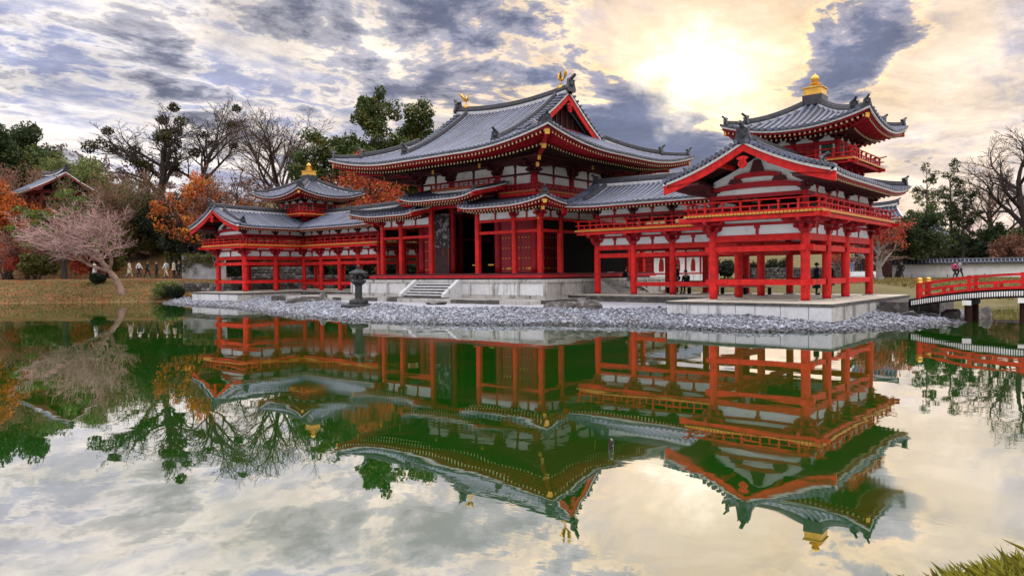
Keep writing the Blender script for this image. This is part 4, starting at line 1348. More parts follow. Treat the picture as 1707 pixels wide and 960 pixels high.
def shore_sd(px, py):
    """signed distance to the shoreline, positive on land"""
    px = np.asarray(px, float); py = np.asarray(py, float)
    best = np.full(px.shape, 1e18); inside = np.zeros(px.shape, bool)
    n = len(SH)
    for k in range(n):
        ax, ay = SH[k]; bx, by = SH[(k+1) % n]
        dx, dy = bx-ax, by-ay
        t = np.clip(((px-ax)*dx+(py-ay)*dy)/(dx*dx+dy*dy), 0, 1)
        best = np.minimum(best, (px-ax-t*dx)**2+(py-ay-t*dy)**2)
        c = ((ay > py) != (by > py))
        with np.errstate(divide='ignore', invalid='ignore'):
            xi = (bx-ax)*(py-ay)/(by-ay if by != ay else 1e-9)+ax
        inside ^= (c & (px < xi))
    d = np.sqrt(best)
    return np.where(inside, -d, d)

def sst(x, a, b):
    t = np.clip((x-a)/(b-a), 0, 1)
    return t*t*(3-2*t)

def ground_h(x, y, sd=None):
    x = np.asarray(x, float); y = np.asarray(y, float)
    if sd is None: sd = shore_sd(x, y)
    wig = .05*np.sin(x*.7+1.3*np.sin(y*.4))*np.sin(y*.6+.5)
    beach = np.minimum(.118*sd, .57)
    bank = np.minimum(.235*sd, 2.05)+wig*np.clip(sd*.3, 0, 1)
    bank = bank+7.5*sst(sd, 15, 32)*sst(-x, 34, 48)+wig*3*sst(sd, 14, 20)
    back = np.minimum(.16*sd, 1.25)+wig*np.clip(sd*.2, 0, 1)
    near = np.minimum(.62*sd, .66)+wig*.4*np.clip(sd, 0, 1)
    wl = sst(-x, 26.2, 30.5)*sst(-y-.9*x, -22, -30+60) if False else sst(-x, 26.2, 30.5)
    wb = sst(y, 2.5, 9)
    wn = sst(-y, 26, 31)*sst(x, -20, 0)
    h = beach*(1-wb)+back*wb
    h = h*(1-wl)+bank*wl
    # the ground climbs to a wooded rise well behind the left wing
    h = h+5.0*sst(y, 9, 30)*sst(-x, 6, 26)*(1-.0*wl)
    h = h*(1-wn)+near*wn
    h = np.where(sd < 0, np.maximum(-.9, .30*sd), h)
    return h

def gz(x, y): return float(ground_h(np.array([x]), np.array([y]))[0])

def terrain(name, x0, x1, y0, y1, st, mat, sink=None, keep=None):
    xs = np.arange(x0, x1+st*.5, st); ys = np.arange(y0, y1+st*.5, st)
    X, Y = np.meshgrid(xs, ys)
    sd = shore_sd(X, Y)
    Z = ground_h(X, Y, sd)
    if sink is not None: Z = Z-sink(X, Y)
    v = np.stack([X, Y, Z], -1).reshape(-1, 3)
    nx, ny = len(xs), len(ys)
    i, j = np.meshgrid(np.arange(nx-1), np.arange(ny-1))
    a = (j*nx+i).ravel()
    f = np.stack([a, a+1, a+1+nx, a+nx], -1)
    if keep is not None:
        k = keep(X, Y, sd).ravel()
        f = f[k[f].any(1)]
        used = np.unique(f)
        mp = np.full(len(v), -1); mp[used] = np.arange(len(used))
        v = v[used]; f = mp[f]
    me = npmesh(name, v, f, 4)
    smooth(me)
    return solo(name, me, mat, kind='structure')

def mat_ground(name, cols, scales=(0.35, 2.2), leaf=None, bump=.5):
    m = bpy.data.materials.new(name); m.use_nodes = True
    t = m.node_tree; b = t.nodes['Principled BSDF']; q = N(t)
    pos = q.new('ShaderNodeNewGeometry').outputs['Position']
    a = q.noise(pos, scales[0], 5, .6); c = q.noise(pos, scales[1], 8, .7); f = q.noise(pos, 14.0, 4, .6)
    col = q.mix(q.step(a, .38, .62), rgb(*cols[0]), rgb(*cols[1]))
    col = q.mix(q.step(c, .45, .66), col, rgb(*cols[2]))
    col = q.mix(q.math('MULTIPLY', q.step(f, .35, .7), .5), col, rgb(*[x*.45 for x in cols[0]]))
    if leaf:
        l = q.noise(pos, leaf[1], 6, .7); fr = q.noise(pos, 22.0, 2, .5)
        col = q.mix(q.math('MULTIPLY', q.step(l, .50, .60), q.step(fr, .46, .54)), col, rgb(*leaf[0]))
    q.link(col, b.inputs['Base Color']); b.inputs['Roughness'].default_value = .95
    b.inputs['Specular IOR Level'].default_value = .2
    bn = q.new('ShaderNodeBump'); bn.inputs['Strength'].default_value = bump; bn.inputs['Distance'].default_value = .06
    q.link(q.noise(pos, 9.0, 8, .7), bn.inputs['Height']); q.link(bn.outputs[0], b.inputs['Normal'])
    return m

G_FAR = mat_ground('rough_grass', ((.12,.105,.035), (.15,.14,.05), (.20,.14,.07)))
G_LAWN = mat_ground('autumn_lawn', ((.14,.105,.032), (.21,.145,.055), (.25,.155,.07)), leaf=((.36,.085,.03), .9))
G_HILL = mat_ground('leafy_slope', ((.09,.055,.035), (.10,.085,.035), (.16,.07,.05)), leaf=((.26,.05,.04), .8))
G_SAND = mat_ground('white_sand', ((.46,.47,.50), (.52,.53,.55), (.38,.38,.40)), scales=(.6, 6.0), bump=.25)

def fine_zone(X, Y): return ((X > -62) & (X < 33) & (Y > -42) & (Y < 12))
terrain('ground', -330, 240, -170, 330, 5.0, G_FAR, sink=lambda X, Y: np.where((X > -66) & (X < 40) & (Y > -46) & (Y < 16), .75, 0.0))
terrain('lawn_bank', -66, -26.0, -46, 16, .6, G_LAWN, keep=lambda X, Y, sd: sd > -2.5)
terrain('sand_beach', -26.0, 30.4, -20, -2, .4, G_SAND, keep=lambda X, Y, sd: sd > -2.5)
terrain('island_lawn', -26.0, 30.4, -2, 16, .4, G_FAR, keep=lambda X, Y, sd: sd > -2.5)
terrain('grass_bank', 25, 50, -52, -31, .3, G_LAWN, keep=lambda X, Y, sd: sd > -1.5)

# ------------------------------------------------------------------ pond
def water_mat():
    m = bpy.data.materials.new('pond_water'); m.use_nodes = True
    t = m.node_tree; q = N(t)
    for n in list(t.nodes):
        if n.type != 'OUTPUT_MATERIAL': t.nodes.remove(n)
    pos = q.new('ShaderNodeNewGeometry').outputs['Position']
    mp_ = q.new('ShaderNodeMapping'); q.link(pos, mp_.inputs[0])
    mp_.inputs['Rotation'].default_value = (0, 0, -YAW)
    mp_.inputs['Scale'].default_value = (.55, 1.0, 1.0)
    n1 = q.noise(mp_.outputs[0], 2.6, 3.0, .5, .3)
    n2 = q.noise(mp_.outputs[0], .55, 2.0, .5)
    h = q.math('ADD', q.math('MULTIPLY', n1, q.step(n2, .35, .75)), q.math('MULTIPLY', n2, 1.6))
    bn = q.new('ShaderNodeBump'); bn.inputs['Strength'].default_value = .0075; bn.inputs['Distance'].default_value = .25
    q.link(h, bn.inputs['Height'])
    gl = q.new('ShaderNodeBsdfGlossy'); gl.inputs['Roughness'].default_value = .012
    gl.inputs['Color'].default_value = rgb(.90, .865, .90)
    q.link(bn.outputs[0], gl.inputs['Normal'])
    wind = q.noise(mp_.outputs[0], .11, 4.0, .6, .6)
    q.link(q.math('MULTIPLY_ADD', q.step(wind, .52, .66), .055, .010), gl.inputs['Roughness'])
    df = q.new('ShaderNodeBsdfDiffuse')
    murk = q.noise(pos, .18, 3, .5)
    q.link(q.mix(q.step(q.noise(pos, .32, 5, .6), .45, .70), q.mix(murk, rgb(.007, .055, .003), rgb(.013, .078, .005)), rgb(.030, .062, .006)), df.inputs['Color'])
    lw = q.new('ShaderNodeFresnel'); lw.inputs['IOR'].default_value = 2.6
    q.link(bn.outputs[0], lw.inputs['Normal'])
    fac = q.math('MULTIPLY_ADD', lw.outputs[0], .56, .40, clamp=True)
    mx = q.new('ShaderNodeMixShader'); q.link(fac, mx.inputs[0])
    q.link(df.outputs[0], mx.inputs[1]); q.link(gl.outputs[0], mx.inputs[2])
    q.link(mx.outputs[0], t.nodes['Material Output'].inputs[0])
    return m
solo('pond_water', MB().grid([[(-170,-170,0),(120,-170,0)],[(-170,60,0),(120,60,0)]]), water_mat(), kind='structure')

# ------------------------------------------------------------------ pebble beach
PEBB = M('beach_pebbles', (.27,.29,.33), .75, var=.15, scale=2.0, island=.62, c2=(.22,.20,.17), c2s=.5, c2t=(.52,.66), c2a=.6)
def wet(mat, z0, z1, k):
    # stones in reach of the water are wet: darker and glossier
    t = mat.node_tree; q = N(t); b = t.nodes['Principled BSDF']
    src = b.inputs['Base Color'].links[0].from_socket
    sp = q.new('ShaderNodeSeparateXYZ'); q.link(q.new('ShaderNodeNewGeometry').outputs['Position'], sp.inputs[0])
    f = q.step(sp.outputs[2], z0, z1)
    q.link(q.vmath('SCALE', src, scale=q.math('MULTIPLY_ADD', f, 1-k, k)), b.inputs['Base Color'])
    q.link(q.math('MULTIPLY_ADD', f, .5, .2), b.inputs['Roughness'])
wet(PEBB, .03, .16, .28)
def pebbles():
    rg = np.random.default_rng(7)
    n = 230000
    x = rg.uniform(-31, 29.5, n); y = rg.uniform(-19.5, 4, n)
    sd = shore_sd(x, y)
    lim = np.where(x > 15, 4.3, 4.3) + .25*np.sin(x*.8)
    lim = np.where(x < -9, 5.2, lim)
    k = (sd > -.55) & (sd < lim) & (y > -19)
    k &= ~((x > 18.0) & (x < 25.3) & (y > -10.95)) & ~((x < -18.0) & (x > -25.3) & (y > -10.95))
    k &= ~((x > 8) & (x < 18.2) & (y > -5.4)) & ~((x < -26.5) & (sd > 1.6))
    x, y, sd = x[k][:64000], y[k][:64000], sd[k][:64000]
    z = ground_h(x, y, sd); z = np.where(sd < 0, .3*sd*.4, z)
    n = len(x)
    ico_v = np.array([(0,0,1),(.89,0,.30),(.28,.85,.30),(-.72,.53,.30),(-.72,-.53,.30),(.28,-.85,.30),(0,0,-.35)], float)
    ico_f = np.array([(0,1,2),(0,2,3),(0,3,4),(0,4,5),(0,5,1),(6,2,1),(6,3,2),(6,4,3),(6,5,4),(6,1,5)])
    sx = rg.gamma(2.6, .019, n)+.022; sx = np.minimum(sx, .20); sy = sx*rg.uniform(.55, 1.0, n); sz = sx*rg.uniform(.35, .75, n)
    a = rg.uniform(0, 2*PI, n); ti = rg.uniform(-.5, .5, n)
    v = ico_v[None]*np.stack([sx, sy, sz], -1)[:, None, :]
    v = v*(1+rg.uniform(-.18, .18, (n, 7, 1)))
    vz = v[..., 2]*np.cos(ti)[:, None]+v[..., 0]*np.sin(ti)[:, None]
    vx = v[..., 0]*np.cos(a)[:, None]-v[..., 1]*np.sin(a)[:, None]
    vy = v[..., 0]*np.sin(a)[:, None]+v[..., 1]*np.cos(a)[:, None]
    P = np.stack([vx+x[:, None], vy+y[:, None], vz+z[:, None]+.02], -1).reshape(-1, 3)
    F = (ico_f[None]+(np.arange(n)*7)[:, None, None]).reshape(-1, 3)
    me = npmesh('pebbles', P, F, 3)
    solo('beach_pebbles', me, PEBB, 'grey rounded pebbles covering the beach along the waterline', 'pebbles', kind='stuff')
pebbles()

# terrace in front of the hall: a stone-edged strip
GRAV = mat_ground('terrace_gravel', ((.42,.40,.36), (.36,.34,.30), (.50,.48,.44)), scales=(.8, 8.0), bump=.4)
def terrace():
    o = solo('terrace', MB().box(-13.5, 9.9, -10.65, -5.31, .2, .745), GRAV, kind='structure')
    rr = random.Random(8)
    def edge(p, q, n):
        P = Vector((*p, 0)); Q = Vector((*q, 0)); d = (Q-P).normalized(); L = (Q-P).length
        for k in range(n):
            a = P+d*(L*k/n+.012); b = P+d*(L*(k+1)/n-.012)
            h = rr.uniform(-.02, .02)
            me = MB().beam(a+Vector((0,0,.60+h)), b+Vector((0,0,.60+h)), .30+rr.uniform(-.04,.04), .36).mesh('edge_stone')
            setmat(me, CAP if rr.random() < .45 else STONE)
            e = bpy.data.objects.new('edge_stone', me); COL.objects.link(e); e.parent = o
    edge((-13.6,-10.75), (10.0,-10.75), 26)
    edge((10.0,-10.6), (10.0,-5.6), 6)
terrace()

# ------------------------------------------------------------------ stones
def rock_mesh(seed, sx, sy, sz, n=2):
    b = bmesh.new()
    bmesh.ops.create_icosphere(b, subdivisions=n, radius=1.0)
    rr = random.Random(seed)
    ph = [(Vector((rr.gauss(0,1), rr.gauss(0,1), rr.gauss(0,1))).normalized(), rr.uniform(.35,.9)) for _ in range(9)]
    for v in b.verts:
        for d, lim in ph:                       # shave facets
            k = v.co.dot(d)
            if k > lim: v.co -= d*(k-lim)
        v.co *= 1+rr.uniform(-.06, .06)
        v.co.x *= sx; v.co.y *= sy; v.co.z *= sz
    me = bpy.data.meshes.new('rock'); b.to_mesh(me); b.free()
    return me

def garden_rock(x, y, sx, sy, sz, seed, label, rz=0.0, sink=.3):
    z = gz(x, y)
    o = solo('garden_rock', rock_mesh(seed, sx, sy, sz, 3), ROCK, label, 'rock', 'rocks on the pebble beach')
    o.location = (x, y, max(z, 0)+sz*(1-2*sink)*.5); o.rotation_euler = (0, 0, rz)
garden_rock(-8.4, -11.6, 1.5, .55, .30, 1, 'long low dark rock lying on pebbles below the left wing', R(25))
garden_rock(-7.2, -11.0, .55, .4, .5, 12, 'small dark upright rock behind the long low rock')
garden_rock(5.0, -12.4, .75, .5, .16, 2, 'flat half buried grey rock on pebbles in front of stairs', R(30))
garden_rock(12.6, -11.3, .95, .6, .30, 3, 'pale veined rock lying at the edge of the white sand', R(20))
garden_rock(13.9, -11.0, .85, .6, .40, 4, 'dark mossy rock beside the pale veined rock', R(-10))
garden_rock(26.6, -5.2, .7, .5, .26, 6, 'dark wet rock on pebbles below the bridge end', R(30))
garden_rock(28.6, -1.0, .9, .7, .5, 9, 'black jagged rock under the arched bridge', R(50))
garden_rock(27.9, -2.8, .55, .6, .4, 10, 'low black rock beside the jagged rock under bridge')

def stone_wall(p, q, h, label, base=None, seed=1, size=.42, cat='stone wall', depth=.7):
    """dry-laid retaining wall from p to q"""
    P = Vector((*p, 0)); Q = Vector((*q, 0)); d = (Q-P).normalized(); L = (Q-P).length; n = Vector((d.y, -d.x, 0))
    zb = base if base is not None else min(gz(*p), gz(*q))-.2
    c = (P+Q)/2; T = Thing('stone_wall', label, cat, (c.x, c.y, zb))
    rr = random.Random(seed)
    T.part('wall_core', MB().beam(P-n*(depth/2)+Vector((0,0,zb+h/2-.06)), Q-n*(depth/2)+Vector((0,0,zb+h/2-.06)), depth-.1, h-.12), ROCK)
    mb = MB(); z = 0.0
    while z < h-.05:
        hh = min(rr.uniform(.7, 1.2)*size*.7, h-z); t = 0.0
        while t < L:
            w = min(rr.uniform(.7, 1.6)*size, L-t)
            if w < .06: break
            o = rr.uniform(-.05, .06)
            a = P+d*(t+.012)+n*o; b = P+d*(t+w-.012)+n*o
            j = lambda: rr.uniform(-.03, .03)
            mid = (a+b)/2+n*.10
            z0, z1 = zb+z+.012, zb+z+hh-.012
            A = [a+Vector((j(),j(),z0)), b+Vector((j(),j(),z0)), b+Vector((j(),j(),z1)), a+Vector((j(),j(),z1))]
            B = [mid+(p_-mid)*.62+n*rr.uniform(.0,.06) for p_ in A]
            for p_, r_ in zip(B, A): p_.z = r_.z*.72+(z0+z1)/2*.28
            mb.strip([[p_-n*.25 for p_ in A], A, B])
            t += w
        z += hh
    T.part('stones', mb, M('wall_stone', (.10,.095,.088), .85, var=.35, scale=2.0, island=.6, bump=.5, bscale=14, c2=(.26,.25,.23), c2s=2.0, c2a=.7), kind='stuff')
    return T
# ------------------------------------------------------------------ lantern
def lantern():
    x, y = 0.0, -13.75; z = gz(x, y)
    T = Thing('stone_lantern', 'dark weathered garden lantern standing on white sand before the hall', 'lantern', (x, y, z))
    def p(nm, prof, n=8, rot=0): 
        T.part(nm, MB().lathe(prof, (x, y, z), n), LANT)
    T.part('base_slab', MB().lathe([(1.05,-.1),(1.05,.10),(.98,.14),(.55,.15)], (x, y, z), 10), LANT)
    p('pedestal', [(.52,.14),(.55,.22),(.52,.36),(.40,.42),(.30,.44)], 14)
    p('shaft', [(.24,.43),(.21,.50),(.20,1.15),(.24,1.25)], 14)
    p('platform', [(.25,1.25),(.40,1.36),(.44,1.44),(.42,1.50),(.30,1.52)], 8)
    fb = T.part('fire_box', MB().lathe([(.27,1.52),(.29,1.56),(.29,1.80),(.26,1.84)], (x, y, z), 8), LANT)
    for k in range(4):
        a = PI/2*k+YAW
        c = Vector((x+.27*math.cos(a), y+.27*math.sin(a), z+1.68))
        dd = Vector((math.cos(a), math.sin(a), 0))
        T.part('opening', MB().beam(c, c+dd*.02, .14, .18), BLACK, fb)
    T.part('roof', MB().lathe([(.28,1.83),(.52,1.86),(.56,1.93),(.40,2.02),(.22,2.10),(.12,2.15)], (x, y, z), 8), LANT)
    p('finial', [(.10,2.14),(.13,2.18),(.07,2.22),(.11,2.27),(.08,2.34),(.01,2.39)], 10)
lantern()

# stake in the pond
sx_, sy_, _ = onz(1018, 748, 0)
mb = MB().tube([(sx_, sy_, -.5), (sx_+.004, sy_, .02), (sx_+.008, sy_+.005, .10), (sx_+.005, sy_, .135)], [.038, .036, .033, .018], 9)
solo('mooring_stake', mb, M('wet_stake', (.018,.015,.013), .4, var=.5, scale=30, c2=(.6,.6,.56), c2s=28, c2t=(.62,.68), c2a=.9), 'short black wooden stake poking out of the pond', 'stake', base=(sx_, sy_, -.5))

# ------------------------------------------------------------------ arched bridge
def bridge():
    X0, X1, XM = 26.4, 36.0, 31.2; Y0, Y1 = -4.10, -2.35
    T = Thing('arched_bridge', 'low red arched bridge with gilt capped end posts joining the platform', 'bridge', (26.4, -3.2, .3))
    zz = lambda x: .80+.50*(1-((x-XM)/4.8)**2)
    xs = np.linspace(X0, X1, 31)
    T.part('deck', MB().strip([[(x, Y0-.02, zz(x)-.02), (x, Y1+.02, zz(x)-.02), (x, Y1+.02, zz(x)+.06), (x, Y0-.02, zz(x)+.06)] for x in xs]), FENCE)
    for y, o in ((Y0, -1), (Y1, 1)):
        f = T.part('side_beam', MB().strip([[(x, y+o*.02, zz(x)-.26), (x, y+o*.10, zz(x)-.26), (x, y+o*.10, zz(x)+.10), (x, y+o*.02, zz(x)+.10)] for x in xs]), BLACK)
        tm = MB(); n = 110
        for k in range(n):
            x = X0+.08+(X1-X0-.16)*(k+.5)/n; w = (X1-X0)/n*.62
            pl = [(x-w/2, zz(x)+.02), (x+w/2, zz(x)+.02), (x+w/2, zz(x)-.14), (x+w*.25, zz(x)-.19), (x-w*.25, zz(x)-.19), (x-w/2, zz(x)-.14)]
            tm.extrude([(a, y+o*.102, b) for a, b in pl], (0, o*.012, 0))
        fixn(T.part('white_teeth', tm, WEDGE, f, kind='stuff').data)
        # rails
        for nm, dz, w, h in (('bottom_rail', .15, .10, .09), ('middle_rail', .40, .09, .10), ('top_rail', .70, .11, .10)):
            T.part(nm, MB().strip([[(x, y-w/2, zz(x)+dz-h/2), (x, y+w/2, zz(x)+dz-h/2), (x, y+w/2, zz(x)+dz+h/2), (x, y-w/2, zz(x)+dz+h/2)] for x in np.linspace(26.8, 35.6, 28)]), RED)
        for k, x in enumerate((26.8, 35.6)):
            ps = T.part('end_post', MB().lathe([(.13,0),(.13,.66)], (x, y, zz(x)+.06), 14), RED)
            T.part('gilt_cap', MB().lathe([(.135,0),(.14,.04),(.135,.1),(.11,.115),(.14,.14),(.135,.2),(.10,.235),(.03,.26)], (x, y, zz(x)+.72), 14), GOLD, ps, sm=True)
        for k in range(4):
            x = 28.69+1.88*k
            T.part('post', MB().box(x-.075, x+.075, y-.07, y+.07, zz(x)+.08, zz(x)+.78), RED)
        for k in range(5):
            x = 27.75+1.88*k
            T.part('short_post', MB().box(x-.075, x+.075, y-.055, y+.055, zz(x)+.10, zz(x)+.44), RED)
    for x in (28.65, 30.6, 33.7):
        T.part('cross_beam', MB().box(x-.16, x+.16, Y0-.32, Y1+.32, zz(x)-.46, zz(x)-.265), BLACK)
        T.part('beam_end', MB().box(x-.165, x+.165, Y0-.36, Y0-.322, zz(x)-.465, zz(x)-.26), WEDGE)
        for y in (Y0+.05, Y1-.05):
            T.part('pier', MB().lathe([(.15,0),(.15,zz(x)-.46+1.0)], (x, y, -1.0), 12), WOOD)
bridge()
# path slab from the platform to the bridge
solo('bridge_landing', MB().box(25.3, 26.39, -4.6, 1.5, -.2, .79).box(26.4, 27.2, -1.95, 1.5, -.2, .74), CAP, 'dark stone landing between the platform and the bridge', 'landing')

# ------------------------------------------------------------------ white boundary wall
def boundary_wall():
    A = np.array(at(1380, 455, 86))[:2]; B = np.array(at(1800, 455, 74))[:2]; B = B+(B-A)*.7
    P = Vector((*A, 0)); Q = Vector((*B, 0)); d = (Q-P).normalized(); n = Vector((d.y, -d.x, 0)); L = (Q-P).length
    zb = 1.05; zt = 2.75
    T = Thing('boundary_wall', 'long white plaster wall with grey tiled coping beyond the bridge', 'wall', ((P+Q)/2+Vector((0,0,zb))))
    T.part('plaster_wall', MB().beam(P+Vector((0,0,(zb+zt)/2-.2)), Q+Vector((0,0,(zb+zt)/2-.2)), .35, zt-zb+.4), PLAS)
    for k in range(5):
        z = zb+.35+.28*k
        T.part('wall_line', MB().beam(P+n*.18+Vector((0,0,z)), Q+n*.18+Vector((0,0,z)), .012, .035), WEDGE)
    T.part('stone_footing', MB().beam(P+n*.04+Vector((0,0,zb-.05)), Q+n*.04+Vector((0,0,zb-.05)), .45, .3), STONE)
    c = T.part('coping', MB().strip([[p_+n*.62+Vector((0,0,zt-.03)), p_-n*.62+Vector((0,0,zt-.03)), p_-n*.62+Vector((0,0,zt+.05)), p_+Vector((0,0,zt+.42)), p_+n*.62+Vector((0,0,zt+.05))] for p_ in (P, Q)]), TILEB)
    T.part('coping_ridge', MB().tube([P+Vector((0,0,zt+.46)), Q+Vector((0,0,zt+.46))], .12, 8), TILER, c)
    m = int(L/.36)
    tm = shared('coping_tile', MB().tube([(0,0,0), (0,.66,.40)], .085, 6), TILE)
    ang = math.atan2(-n.y, -n.x)-PI/2
    for k in range(m):
        p_ = P+d*(L*(k+.5)/m)+n*.66+Vector((0,0,zt+.07))
        T.part('coping_tile', tm, None, c, loc=p_, rotz=ang)
boundary_wall()

# ------------------------------------------------------------------ build the temple
make_hall()
make_wing(1, 'red wing with tower and front gable rising beside the arched bridge')
make_wing(-1, 'red wing with tower and front gable backed by autumn trees and stone walls')
make_tail()
# ------------------------------------------------------------------ trees
def bark(name, c, **kw): return M(name, c, .9, var=.35, scale=4.0, bump=.5, bscale=20, **kw)
BARK_D = bark('dark_bark', (.040,.030,.025))
BARK_G = bark('grey_bark', (.10,.085,.075))
BARK_P = bark('pale_bark', (.26,.17,.13), c2=(.10,.06,.05), c2s=3.0)
BARK_B = bark('brown_bark', (.075,.050,.038))
TWIG_O = bark('ochre_twigs', (.085,.055,.028))
TWIG_K = bark('pinkish_twigs', (.44,.28,.25), c2=(.24,.13,.11), c2s=.8)
TWIG_T = bark('tan_twigs', (.26,.17,.12))
TWIG_D = bark('dark_twigs', (.055,.038,.03))
def leafm(name, c, isl=.45, tr=.25, c2=None): return M(name, c, .6, var=.25, scale=.6, island=isl, trans=tr, spec=.3, c2=c2, c2s=.5, c2t=(.5,.62), c2a=.7)
LF_EV = leafm('evergreen_leaves', (.060,.092,.020), c2=(.17,.145,.026))
LF_DK = leafm('dark_evergreen_leaves', (.022,.035,.013))
LF_MI = leafm('mistletoe_leaves', (.050,.048,.014), c2=(.10,.075,.018))
LF_OR = leafm('orange_maple_leaves', (.48,.13,.02), tr=.35, c2=(.45,.08,.02))
LF_YO = leafm('amber_maple_leaves', (.55,.22,.02), tr=.4, c2=(.50,.10,.02))
LF_RD = leafm('red_maple_leaves', (.42,.055,.03), tr=.35, c2=(.50,.15,.05))
LF_PN = leafm('pine_needles', (.10,.155,.028), c2=(.16,.20,.04))
LF_CO = leafm('conifer_needles', (.035,.058,.016), c2=(.075,.09,.02))
LF_BM = leafm('bamboo_leaves', (.16,.19,.05))
LF_BR = leafm('russet_leaves', (.22,.10,.06))
LF_OL = leafm('olive_leaves', (.11,.105,.025))

class Grow:
    def __init__(self, seed):
        self.r = random.Random(seed); self.br = []; self.tips = []; self.nodes = []
    def rv(self):
        r = self.r
        return Vector((r.gauss(0,1), r.gauss(0,1), r.gauss(0,1)))
    def branch(self, p, d, L, rad, lev, spec):
        r = self.r; s = spec[lev]
        ns = s.get('seg', 5); pts = [p.copy()]; rads = [rad]
        end = s.get('end', .35); d = d.normalized(); dirs = []
        for i in range(ns):
            d = (d + self.rv()*s.get('wig', .12) + Vector((0,0,s.get('up', .06)))).normalized()
            p = p + d*(L/ns)
            pts.append(p.copy()); rads.append(rad*(1-(1-end)*(i+1)/ns)); dirs.append(d.copy())
        self.br.append((pts, rads, lev))
        if lev >= 1: self.nodes += [(q, lev) for q in pts[1:]]   # same points, so later shifts carry over
        if lev+1 >= len(spec):
            self.tips.append(pts[-1]); return
        n = s['n']; st = s.get('start', .3); az = r.uniform(0, 2*PI)
        for k in range(n):
            t = min(.999, st+(1-st)*(k+r.uniform(.2,.8))/n)
            f = t*ns; i = min(ns-1, int(f)); q = pts[i].lerp(pts[i+1], f-i); dd = dirs[i]
            az += 2.4+r.uniform(-.5,.5)
            o = dd.orthogonal().normalized(); o2 = dd.cross(o)
            side = o*math.cos(az)+o2*math.sin(az)
            a = R(s.get('ang', 45)+r.uniform(-12, 12))
            nd = dd*math.cos(a)+side*math.sin(a)
            cl = L*s.get('len', .6)*(1-s.get('fall', .35)*t)*r.uniform(.8, 1.2)
            cr = min(rad*(1-(1-end)*t)*.72, rad*s.get('rr', .5))
            self.branch(q, nd, cl, cr, lev+1, spec)
        if s.get('cont', True):
            self.branch(pts[-1], dirs[-1], L*s.get('len', .6)*.8, rads[-1]*.9, lev+1, spec)

def leaves(rg, centres, rad, n, size, flat=.75, jit=.35):
    """leaf quads filling ellipsoidal clumps -> verts, faces"""
    C = np.asarray(centres, float); m = len(C)
    rad = np.broadcast_to(np.asarray(rad, float), (m,))
    idx = rg.integers(0, m, n*m)
    u = rg.normal(size=(n*m, 3)); u /= np.linalg.norm(u, axis=1)[:, None]
    rr = rg.uniform(.15, 1.0, n*m)**.5
    p = C[idx]+u*(rr*rad[idx])[:, None]*np.array([1, 1, flat])
    a = rg.normal(size=(n*m, 3))+u*.8; a /= np.linalg.norm(a, axis=1)[:, None]
    b = np.cross(a, rg.normal(size=(n*m, 3))); b /= np.linalg.norm(b, axis=1)[:, None]
    c = np.cross(a, b)
    s = (size*rg.uniform(1-jit, 1+jit, n*m))[:, None]
    V = np.stack([p-b*s, p+c*s*.55, p+b*s, p-c*s*.55], 1).reshape(-1, 3)
    F = np.arange(len(V)).reshape(-1, 4)
    return V, F

TREES = {}
def tree(name, label, u, D, vtop, barkm, spec, trunk, seed=1, crown=None, twigm=None, group=None, xy=None, lean=(0,0), thin=1.0, minr=.012, vbase=None, xyscale=None, spread=1.0, stems=1, cat='tree'):
    """grow a skeleton, scale it to the height seen, hang crown meshes on it"""
    if xy is None:
        q = at(u, 455, D); xy = (q[0], q[1])
    zb = gz(*xy)
    if vbase is not None: zb = max(zb, float(at(u, vbase, D)[2]))
    ztop = float(at(u, vtop, D)[2]) if D else vtop
    H = ztop-zb
    G = Grow(seed)
    for k in range(stems):
        a = 2*PI*k/stems+seed
        off = Vector((math.cos(a), math.sin(a), 0))*(0.25 if stems > 1 else 0)
        G.branch(off, Vector((lean[0]+off.x*1.6, lean[1]+off.y*1.6, 1)), trunk[0], trunk[1], 0, spec)
    top = max(p.z for b in G.br for p in b[0])
    if lean == (0, 0):                              # settle the crown over the root
        mx_ = sum(p.x for p in G.tips)/len(G.tips); my_ = sum(p.y for p in G.tips)/len(G.tips)
        for b in G.br:
            for p in b[0]: p.x -= mx_*min(1, p.z/top*1.4); p.y -= my_*min(1, p.z/top*1.4)
    k = H/top; kx = xyscale or k*spread
    T = Thing(name, label, cat, (xy[0], xy[1], zb), 1, group)
    mb = MB(); tw = MB(); nl = len(spec)
    sides = [9, 6, 4, 3, 3, 3]
    for pts, rads, lev in G.br:
        P = [Vector((p.x*kx, p.y*kx, p.z*k)) for p in pts]
        rd = [max(minr, r_*k*thin) for r_ in rads]
        if lev == 0: P[0].z -= .35; rd[0] *= 1.35
        tgt = mb if lev < nl-2 or twigm is None else tw
        tgt.tube([p+Vector((xy[0], xy[1], zb)) for p in P], rd, sides[lev], cap=False)
    T.part('trunk', mb, barkm, sm=True)
    if twigm is not None and tw.v: T.part('crown', tw, twigm, label=None)
    if crown:
        rg = np.random.default_rng(seed)
        for ci, c in enumerate(crown):
            src = [p for p, l in G.nodes if l >= c.get('lev', 1)] if c.get('nodes') else G.tips
            src = [np.array((p.x*kx, p.y*kx, p.z*k)) for p in src]
            src = [p for p in src if p[2] > c.get('zmin', .25)*H]
            if not src: continue
            if c.get('keep', 1.0) < 1 or c.get('max'):
                m = min(len(src), c.get('max', 10**6), max(1, int(len(src)*c.get('keep', 1.0))))
                src = [src[i] for i in rg.choice(len(src), m, replace=False)]
            rad = c['r']*rg.uniform(.7, 1.3, len(src))
            V_, F_ = leaves(rg, np.array(src), rad, c['n'], c['s'], c.get('flat', .75))
            me = npmesh('crown', V_, F_, 4)
            setmat(me, c['m'])
            o = T.part('foliage' if ci or twigm else 'crown', me, None)
    return T

